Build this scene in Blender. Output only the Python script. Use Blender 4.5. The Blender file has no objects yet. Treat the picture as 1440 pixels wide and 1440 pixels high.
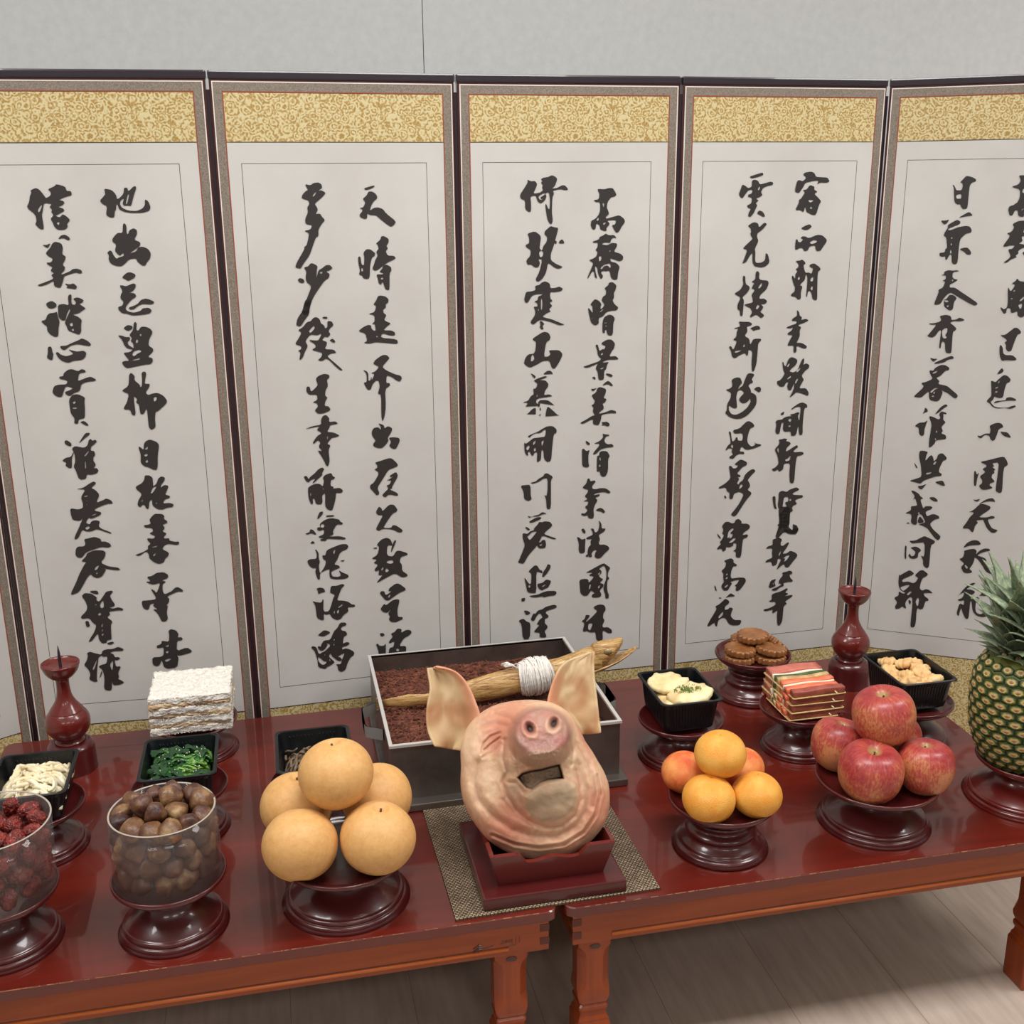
import bpy, bmesh, math, random
from math import sin, cos, pi, sqrt, radians, atan2, exp
from mathutils import Vector, Matrix, noise
from mathutils.geometry import tessellate_polygon
S = bpy.context.scene
C = S.collection
# ---------------------------------------------------------------- camera, world, lights, exposure
cam = bpy.data.cameras.new('camera'); co = bpy.data.objects.new('camera', cam); C.objects.link(co)
_p, _r, _y = .2836, -.0098, -.2122
_F = Vector((-sin(_y)*cos(_p), cos(_y)*cos(_p), -sin(_p))); _rt = Vector((cos(_y), sin(_y), 0)); _up = _rt.cross(_F)
_R = _rt*cos(_r)+_up*sin(_r); _U = -_rt*sin(_r)+_up*cos(_r)
CAM = Vector((0, 0, 1.295))
co.matrix_world = Matrix(((_R.x, _U.x, -_F.x, CAM.x), (_R.y, _U.y, -_F.y, CAM.y), (_R.z, _U.z, -_F.z, CAM.z), (0, 0, 0, 1)))
cam.sensor_width = 36; cam.lens = 36*1567.1/1440; cam.clip_start = .02
S.camera = co
w = bpy.data.worlds.new('world'); S.world = w; w.use_nodes = True
w.node_tree.nodes['Background'].inputs[0].default_value = (.9, .93, 1, 1); w.node_tree.nodes['Background'].inputs[1].default_value = .3
S.view_settings.view_transform = 'Standard'; S.view_settings.look = 'None'; S.view_settings.gamma = 1
S.view_settings.use_curve_mapping = False; S.view_settings.exposure = -.1
LAMPS = [(-1.25, 1.1), (.45, 1.1), (2.15, 1.1), (-1.25, -1.25), (.45, -1.25), (2.15, -1.25)]
for (lx, ly) in LAMPS:
    L = bpy.data.lights.new('ceiling_lamp', 'AREA'); L.shape = 'RECTANGLE'; L.size = .95; L.size_y = .55
    L.energy = 27 if ly > 0 else 11; L.color = (1, .996, .982)
    lo = bpy.data.objects.new('ceiling_lamp', L); C.objects.link(lo); lo.location = (lx, ly, 2.335)
T = .295   # height of the table tops
random.seed(7)
# ---------------------------------------------------------------- helpers
def lin(c):
    return tuple(((v/255)/12.92 if v/255 <= .04045 else ((v/255+.055)/1.055)**2.4) for v in c)+(1,)
def mat(name, col, rough=.5, metal=0, coat=0, coat_rough=.03, spec=.5, **k):
    m = bpy.data.materials.new(name); m.use_nodes = True; b = m.node_tree.nodes['Principled BSDF']
    b.inputs['Base Color'].default_value = lin(col) if max(col) > 1 else tuple(col)+(1,)
    b.inputs['Roughness'].default_value = rough; b.inputs['Metallic'].default_value = metal
    b.inputs['Coat Weight'].default_value = coat; b.inputs['Coat Roughness'].default_value = coat_rough
    b.inputs['Specular IOR Level'].default_value = spec
    for n, v in k.items(): b.inputs[n.replace('_', ' ')].default_value = v
    return m
def nd(m, t, **k):
    n = m.node_tree.nodes.new(t)
    for a, v in k.items():
        if a.startswith('i_'): n.inputs[a[2:].replace('_', ' ')].default_value = v
        else: setattr(n, a, v)
    return n
def ln(m, a, b): m.node_tree.links.new(a, b)
def bsdf(m): return m.node_tree.nodes['Principled BSDF']
def coords(m, scale=(1, 1, 1), kind='Object'):
    t = nd(m, 'ShaderNodeTexCoord'); p = nd(m, 'ShaderNodeMapping'); p.inputs['Scale'].default_value = scale
    ln(m, t.outputs[kind], p.inputs['Vector']); return p.outputs['Vector']
def ramp(m, fac, stops, interp='LINEAR'):
    r = nd(m, 'ShaderNodeValToRGB'); r.color_ramp.interpolation = interp
    while len(r.color_ramp.elements) < len(stops): r.color_ramp.elements.new(.5)
    for e, (p, c) in zip(r.color_ramp.elements, stops): e.position = p; e.color = lin(c) if max(c) > 1 else tuple(c)+(1,)
    ln(m, fac, r.inputs[0]); return r.outputs[0]
def noisetex(m, vec, scale, detail=4, rough=.5, dist=0):
    n = nd(m, 'ShaderNodeTexNoise'); n.inputs['Scale'].default_value = scale; n.inputs['Detail'].default_value = detail
    n.inputs['Roughness'].default_value = rough; n.inputs['Distortion'].default_value = dist
    if vec is not None: ln(m, vec, n.inputs['Vector'])
    return n.outputs['Fac']
def bump(m, fac, strength=.3, dist=.001):
    b = nd(m, 'ShaderNodeBump'); b.inputs['Strength'].default_value = strength; b.inputs['Distance'].default_value = dist
    ln(m, fac, b.inputs['Height']); ln(m, b.outputs[0], bsdf(m).inputs['Normal']); return b
def nmat(name, stops, scale=20, stretch=(1, 1, 1), rough=.5, detail=5, bmp=0, bscale=None, bd=.001, nr=.55, **k):
    m = mat(name, (.5, .5, .5), rough, **k); v = coords(m, stretch)
    ln(m, ramp(m, noisetex(m, v, scale, detail, nr), stops), bsdf(m).inputs['Base Color'])
    if bmp: bump(m, noisetex(m, v, bscale or scale*3, 3), bmp, bd)
    return m
def link(name, me, m=None, parent=None, smooth=False):
    o = bpy.data.objects.new(name, me); C.objects.link(o)
    if m:
        for q in (m if isinstance(m, (list, tuple)) else [m]): me.materials.append(q)
    if parent: o.parent = parent
    if smooth: me.polygons.foreach_set('use_smooth', [True]*len(me.polygons)); me.update()
    return o
def obj(name, bm, m=None, parent=None, smooth=False, recalc=True):
    me = bpy.data.meshes.new(name)
    if recalc: bmesh.ops.recalc_face_normals(bm, faces=bm.faces)
    bm.to_mesh(me); bm.free(); return link(name, me, m, parent, smooth)
def thing(name, label, cat, loc=(0, 0, 0), rotz=0, group=None):
    o = bpy.data.objects.new(name, None); C.objects.link(o); o.location = loc; o.rotation_euler = (0, 0, rotz)
    o.empty_display_size = .02; return tag(o, label, cat, group)
def tag(o, label, cat, group=None, kind=None):
    o['label'] = label; o['category'] = cat
    if group: o['group'] = group
    if kind: o['kind'] = kind
    return o
def struct(o): o['kind'] = 'structure'; return o
def dup(root, loc, rot=None, label=None, group=None, scale=None):
    r = root.copy(); C.objects.link(r); r.location = loc
    if rot is not None: r.rotation_euler = rot
    if scale is not None: r.scale = scale if isinstance(scale, (tuple, list)) else (scale,)*3
    if label: r['label'] = label
    if group: r['group'] = group
    for ch in list(root.children):
        c = ch.copy(); C.objects.link(c); c.parent = r
        for g in list(ch.children):
            d = g.copy(); C.objects.link(d); d.parent = c
    return r
def box(bm, x0, x1, y0, y1, z0, z1):
    v = [bm.verts.new(p) for p in ((x0, y0, z0), (x1, y0, z0), (x1, y1, z0), (x0, y1, z0), (x0, y0, z1), (x1, y0, z1), (x1, y1, z1), (x0, y1, z1))]
    for f in ((0, 3, 2, 1), (4, 5, 6, 7), (0, 1, 5, 4), (1, 2, 6, 5), (2, 3, 7, 6), (3, 0, 4, 7)): bm.faces.new([v[i] for i in f])
    return v
def bbox(*a, bev=0, seg=2):
    bm = bmesh.new(); box(bm, *a)
    if bev: bmesh.ops.bevel(bm, geom=list(bm.edges), offset=bev, segments=seg, affect='EDGES', profile=.6)
    return bm
def lathe(prof, n=48, bm=None, loc=(0, 0, 0)):
    bm = bm or bmesh.new(); rings = []
    for r, z in prof:
        if r < 1e-6: rings.append([bm.verts.new((loc[0], loc[1], loc[2]+z))])
        else: rings.append([bm.verts.new((loc[0]+r*cos(2*pi*i/n), loc[1]+r*sin(2*pi*i/n), loc[2]+z)) for i in range(n)])
    for a, b in zip(rings, rings[1:]):
        for i in range(n):
            j = (i+1) % n
            if len(a) == 1 and len(b) > 1: bm.faces.new((a[0], b[i], b[j]))
            elif len(b) == 1 and len(a) > 1: bm.faces.new((a[i], a[j], b[0]))
            elif len(a) > 1: bm.faces.new((a[i], a[j], b[j], b[i]))
    return bm
def smoothprof(p, k=3):
    out = []
    P = [p[0]]+p+[p[-1]]
    for i in range(1, len(P)-2):
        a, b, c, d = [Vector(q) for q in P[i-1:i+3]]
        for t in range(k):
            t /= k; out.append(tuple(.5*((2*b)+(c-a)*t+(2*a-5*b+4*c-d)*t*t+(3*b-a-3*c+d)*t**3)))
    out.append(p[-1]); return [(max(0, r), z) for r, z in out]
def tube(bm, pts, rad, n=6, cap=True, flat=1.0, upv=Vector((0, 0, 1))):
    pts = [Vector(p) for p in pts]; rings = []
    for i, p in enumerate(pts):
        d = (pts[min(i+1, len(pts)-1)]-pts[max(i-1, 0)]).normalized()
        s = d.cross(upv)
        s = s.normalized() if s.length > 1e-4 else Vector((1, 0, 0))
        u = s.cross(d); r = rad[i] if isinstance(rad, (list, tuple)) else rad
        rings.append([bm.verts.new(p+s*cos(2*pi*k/n)*r+u*sin(2*pi*k/n)*r*flat) for k in range(n)])
    for a, b in zip(rings, rings[1:]):
        for k in range(n): bm.faces.new((a[k], a[(k+1) % n], b[(k+1) % n], b[k]))
    if cap: bm.faces.new(rings[0][::-1]); bm.faces.new(rings[-1])
    return bm
def rrect(hx, hy, r, n=5):
    P = []
    for cx, cy, a0 in ((hx-r, hy-r, 0), (-hx+r, hy-r, pi/2), (-hx+r, -hy+r, pi), (hx-r, -hy+r, 1.5*pi)):
        for i in range(n+1): a = a0+pi/2*i/n; P.append((cx+r*cos(a), cy+r*sin(a)))
    return P
def loft(loops, bm=None, close0=True, close1=True):
    bm = bm or bmesh.new(); R = [[bm.verts.new(p) for p in l] for l in loops]
    for a, b in zip(R, R[1:]):
        for i in range(len(a)): j = (i+1) % len(a); bm.faces.new((a[i], a[j], b[j], b[i]))
    if close0: bm.faces.new(R[0][::-1])
    if close1: bm.faces.new(R[-1])
    return bm
def nz(p, s=1.0, seed=0): return noise.noise(Vector((p[0]*s+seed*7.3, p[1]*s-seed*3.1, p[2]*s+seed*1.7)))
def blob(rx, ry, rz, sub=3, amp=0, fs=1, seed=0):
    bm = bmesh.new(); bmesh.ops.create_icosphere(bm, subdivisions=sub, radius=1)
    for v in bm.verts:
        k = 1+amp*nz(v.co, fs, seed)
        v.co = Vector((v.co.x*rx*k, v.co.y*ry*k, v.co.z*rz*k))
    return bm
def interp(pts, x):
    if x <= pts[0][0]: return pts[0][1]
    for (a, b), (c, d) in zip(pts, pts[1:]):
        if x <= c: return b+(d-b)*(x-a)/(c-a)
    return pts[-1][1]
def sstep(a, b, x):
    t = max(0, min(1, (x-a)/(b-a))); return t*t*(3-2*t)
# ---------------------------------------------------------------- materials
def grain(name, c1, c2, axis, rough=.3, coat=.6, sc=3, cr=.06):
    m = mat(name, (.1, .1, .1), rough, coat=coat, coat_rough=cr)
    st = {'x': (1.2, 14, 14), 'y': (14, 1.2, 14), 'z': (14, 14, 1.2)}[axis]
    v = coords(m, st); f = noisetex(m, v, sc, 7, .62, .6)
    ln(m, ramp(m, f, [(.3, c1), (.7, c2)]), bsdf(m).inputs['Base Color']); return m
M = {}
M['tabletop'] = grain('red_lacquered_tabletop', (82, 20, 12), (108, 29, 15), 'x', .34, .7, 1.6, .05)
M['tabletop2'] = grain('red_lacquered_edge', (70, 26, 18), (96, 38, 26), 'x', .35, .5)
M['apron'] = grain('orange_brown_lacquer', (132, 54, 14), (160, 72, 20), 'x', .42, .15, 3)
M['leg'] = grain('orange_brown_leg', (126, 48, 13), (158, 68, 18), 'z', .42, .15, 3)
M['endgrain'] = mat('end_grain', (92, 42, 28), .5)
M['lacquer'] = mat('dark_red_lacquer', (78, 22, 22), .3, coat=.5, coat_rough=.07)
M['lacquer2'] = mat('red_lacquer', (100, 26, 20), .28, coat=.5, coat_rough=.07)
M['wallpaper'] = nmat('grey_wallpaper', [(.3, (192, 193, 192)), (.7, (200, 201, 200))], 60, rough=.8, bmp=.25, bscale=300, bd=.002)
M['paper'] = nmat('cream_rice_paper', [(.3, (191, 188, 184)), (.7, (200, 198, 194))], 7, rough=.75, bmp=.1, bscale=120, bd=.001)
M['ink'] = mat('black_ink', (42, 38, 36), .6)
M['line'] = mat('thin_black_line', (40, 38, 34), .6)
M['greyfab'] = nmat('grey_brown_silk', [(.35, (104, 94, 84)), (.65, (140, 130, 118))], 500, (1, 1, 1), .6)
M['redline'] = mat('red_piping', (142, 68, 48), .6)
M['whiteline'] = mat('cream_piping', (222, 214, 204), .6)
M['screenwood'] = mat('dark_maroon_lacquer', (66, 28, 28), .3, coat=.4)
M['screencap'] = mat('near_black_lacquer', (42, 34, 42), .3, coat=.4)
# gold brocade with swirling woven figures
m = mat('gold_brocade', (200, 170, 90), .45); v = coords(m, (1, 1, 1))
ns_ = nd(m, 'ShaderNodeTexNoise'); ns_.inputs['Scale'].default_value = 90; ln(m, v, ns_.inputs['Vector'])
va = nd(m, 'ShaderNodeVectorMath', operation='MULTIPLY_ADD'); ln(m, ns_.outputs['Color'], va.inputs[0]); va.inputs[1].default_value = (.007, .007, .007); ln(m, v, va.inputs[2])
vo = nd(m, 'ShaderNodeTexVoronoi'); vo.inputs['Scale'].default_value = 74; ln(m, va.outputs[0], vo.inputs['Vector'])
mu = nd(m, 'ShaderNodeMath', operation='MULTIPLY'); ln(m, vo.outputs['Distance'], mu.inputs[0]); mu.inputs[1].default_value = 19
si = nd(m, 'ShaderNodeMath', operation='SINE'); ln(m, mu.outputs[0], si.inputs[0])
v2 = nd(m, 'ShaderNodeTexVoronoi'); v2.inputs['Scale'].default_value = 230; ln(m, v, v2.inputs['Vector'])
ml = nd(m, 'ShaderNodeMath', operation='MULTIPLY_ADD'); ln(m, si.outputs[0], ml.inputs[0]); ml.inputs[1].default_value = .30; ln(m, v2.outputs['Distance'], ml.inputs[2])
ln(m, ramp(m, ml.outputs[0], [(.1, (160, 128, 66)), (.35, (176, 150, 92)), (.7, (206, 192, 148))]), bsdf(m).inputs['Base Color'])
bump(m, ml.outputs[0], .3, .0006); M['gold'] = m
M['floor'] = nmat('pale_wood_floor', [(.25, (168, 150, 136)), (.75, (196, 178, 164))], 7, (9, 1, 1), .45, 8, .15, 60, .0005)
M['seam'] = mat('floor_seam', (150, 128, 100), .6)
M['black'] = mat('black_plastic', (14, 18, 21), .32)
M['steel'] = nmat('dull_stainless_steel', [(.3, (104, 96, 92)), (.7, (140, 132, 126))], 14, rough=.38, metal=.85)
M['steelrim'] = mat('bright_steel_rim', (206, 202, 196), .4, metal=.25)
def clear(name, tint, w):
    # thin clear plastic: a sheet too thin to bend light, part sheer and part glossy by angle
    m = bpy.data.materials.new(name); m.use_nodes = True; m.node_tree.nodes.clear()
    o = nd(m, 'ShaderNodeOutputMaterial'); t = nd(m, 'ShaderNodeBsdfTransparent'); t.inputs[0].default_value = tint
    g = nd(m, 'ShaderNodeBsdfGlossy'); g.inputs['Roughness'].default_value = .04
    f = nd(m, 'ShaderNodeLayerWeight'); f.inputs['Blend'].default_value = .5
    e = nd(m, 'ShaderNodeMath', operation='POWER'); ln(m, f.outputs['Facing'], e.inputs[0]); e.inputs[1].default_value = 4
    e2 = nd(m, 'ShaderNodeMath', operation='MULTIPLY_ADD'); ln(m, e.outputs[0], e2.inputs[0]); e2.inputs[1].default_value = w; e2.inputs[2].default_value = .022
    x = nd(m, 'ShaderNodeMixShader'); ln(m, e2.outputs[0], x.inputs[0]); ln(m, t.outputs[0], x.inputs[1]); ln(m, g.outputs[0], x.inputs[2])
    d = nd(m, 'ShaderNodeBsdfDiffuse'); d.inputs[0].default_value = (.6, .58, .56, 1); y = nd(m, 'ShaderNodeMixShader'); y.inputs[0].default_value = .045
    ln(m, x.outputs[0], y.inputs[1]); ln(m, d.outputs[0], y.inputs[2]); ln(m, y.outputs[0], o.inputs[0]); return m
M['acryl'] = clear('clear_acrylic', (.975, .97, .965, 1), .45)
M['film'] = clear('clear_film', (.995, .995, .995, 1), .2)
M['white_thread'] = nmat('white_cotton', [(.3, (226, 220, 212)), (.7, (246, 242, 236))], 200, rough=.9)
M['pear'] = nmat('russet_pear_skin', [(.3, (208, 150, 84)), (.7, (228, 182, 118))], 5, rough=.5, detail=12, nr=.8, bmp=.12, bscale=50, bd=.02)
M['stem'] = mat('brown_stem', (88, 60, 38), .7)
# apple skin
m = mat('striped_red_apple_skin', (.5, .1, .1), .4, coat=.14, coat_rough=.15)
tc = nd(m, 'ShaderNodeTexCoord'); sx = nd(m, 'ShaderNodeSeparateXYZ'); ln(m, tc.outputs['Object'], sx.inputs[0])
at = nd(m, 'ShaderNodeMath', operation='ARCTAN2'); ln(m, sx.outputs['Y'], at.inputs[0]); ln(m, sx.outputs['X'], at.inputs[1])
cb = nd(m, 'ShaderNodeCombineXYZ'); ln(m, at.outputs[0], cb.inputs[0])
zs = nd(m, 'ShaderNodeMath', operation='MULTIPLY'); ln(m, sx.outputs['Z'], zs.inputs[0]); zs.inputs[1].default_value = 10; ln(m, zs.outputs[0], cb.inputs[1])
f1 = noisetex(m, cb.outputs[0], 13, 5, .7); f2 = noisetex(m, tc.outputs['Object'], 22, 2)
ad = nd(m, 'ShaderNodeMath', operation='MULTIPLY_ADD'); ln(m, f2, ad.inputs[0]); ad.inputs[1].default_value = .8; ln(m, f1, ad.inputs[2])
zg = nd(m, 'ShaderNodeMath', operation='MULTIPLY_ADD'); ln(m, sx.outputs['Z'], zg.inputs[0]); zg.inputs[1].default_value = -3.2; ln(m, ad.outputs[0], zg.inputs[2])
base = ramp(m, zg.outputs[0], [(.58, (138, 36, 42)), (.76, (168, 62, 60)), (.9, (184, 88, 66)), (1.0, (196, 128, 84))])
ln2 = nd(m, 'ShaderNodeVectorMath', operation='LENGTH'); cb2 = nd(m, 'ShaderNodeCombineXYZ'); ln(m, sx.outputs['X'], cb2.inputs[0]); ln(m, sx.outputs['Y'], cb2.inputs[1]); ln(m, cb2.outputs[0], ln2.inputs[0])
rr = nd(m, 'ShaderNodeMath', operation='MULTIPLY'); ln(m, ln2.outputs['Value'], rr.inputs[0]); rr.inputs[1].default_value = 60
dm = ramp(m, rr.outputs[0], [(.3, (255, 255, 255)), (.75, (0, 0, 0))]); mm = nd(m, 'ShaderNodeMix', data_type='RGBA'); ln(m, dm, mm.inputs['Factor']); ln(m, base, mm.inputs['A']); mm.inputs['B'].default_value = lin((172, 150, 92)); ln(m, mm.outputs['Result'], bsdf(m).inputs['Base Color'])
M['apple'] = m
M['orange1'] = nmat('yellow_orange_peel', [(.35, (238, 158, 54)), (.65, (242, 182, 84))], 1.6, rough=.42, bmp=.3, bscale=34, bd=.02)
M['orange2'] = nmat('blushed_orange_peel', [(.35, (228, 104, 52)), (.65, (244, 162, 88))], 1.6, rough=.42, bmp=.3, bscale=34, bd=.02)
m = mat('chestnut_shell', (.2, .1, .08), .42, coat=.12); oi = nd(m, 'ShaderNodeObjectInfo'); tcc = nd(m, 'ShaderNodeTexCoord')
of = nd(m, 'ShaderNodeVectorMath', operation='ADD'); ln(m, tcc.outputs['Object'], of.inputs[0]); sc_ = nd(m, 'ShaderNodeMath', operation='MULTIPLY'); ln(m, oi.outputs['Random'], sc_.inputs[0]); sc_.inputs[1].default_value = 40; ln(m, sc_.outputs[0], of.inputs[1])
nf = noisetex(m, of.outputs[0], 1.1, 7, .6); ra = nd(m, 'ShaderNodeMath', operation='MULTIPLY_ADD'); ln(m, oi.outputs['Random'], ra.inputs[0]); ra.inputs[1].default_value = .26; ln(m, nf, ra.inputs[2])
ln(m, ramp(m, ra.outputs[0], [(.40, (52, 30, 26)), (.56, (88, 52, 38)), (.72, (116, 80, 50)), (.88, (158, 126, 84))]), bsdf(m).inputs['Base Color']); bump(m, nf, .2, .06); M['chestnut'] = m
M['jujube'] = nmat('dried_jujube_skin', [(.3, (74, 20, 18)), (.7, (156, 50, 38))], 2, rough=.35, coat=.2, bmp=.4, bscale=5, bd=.12)
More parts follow.
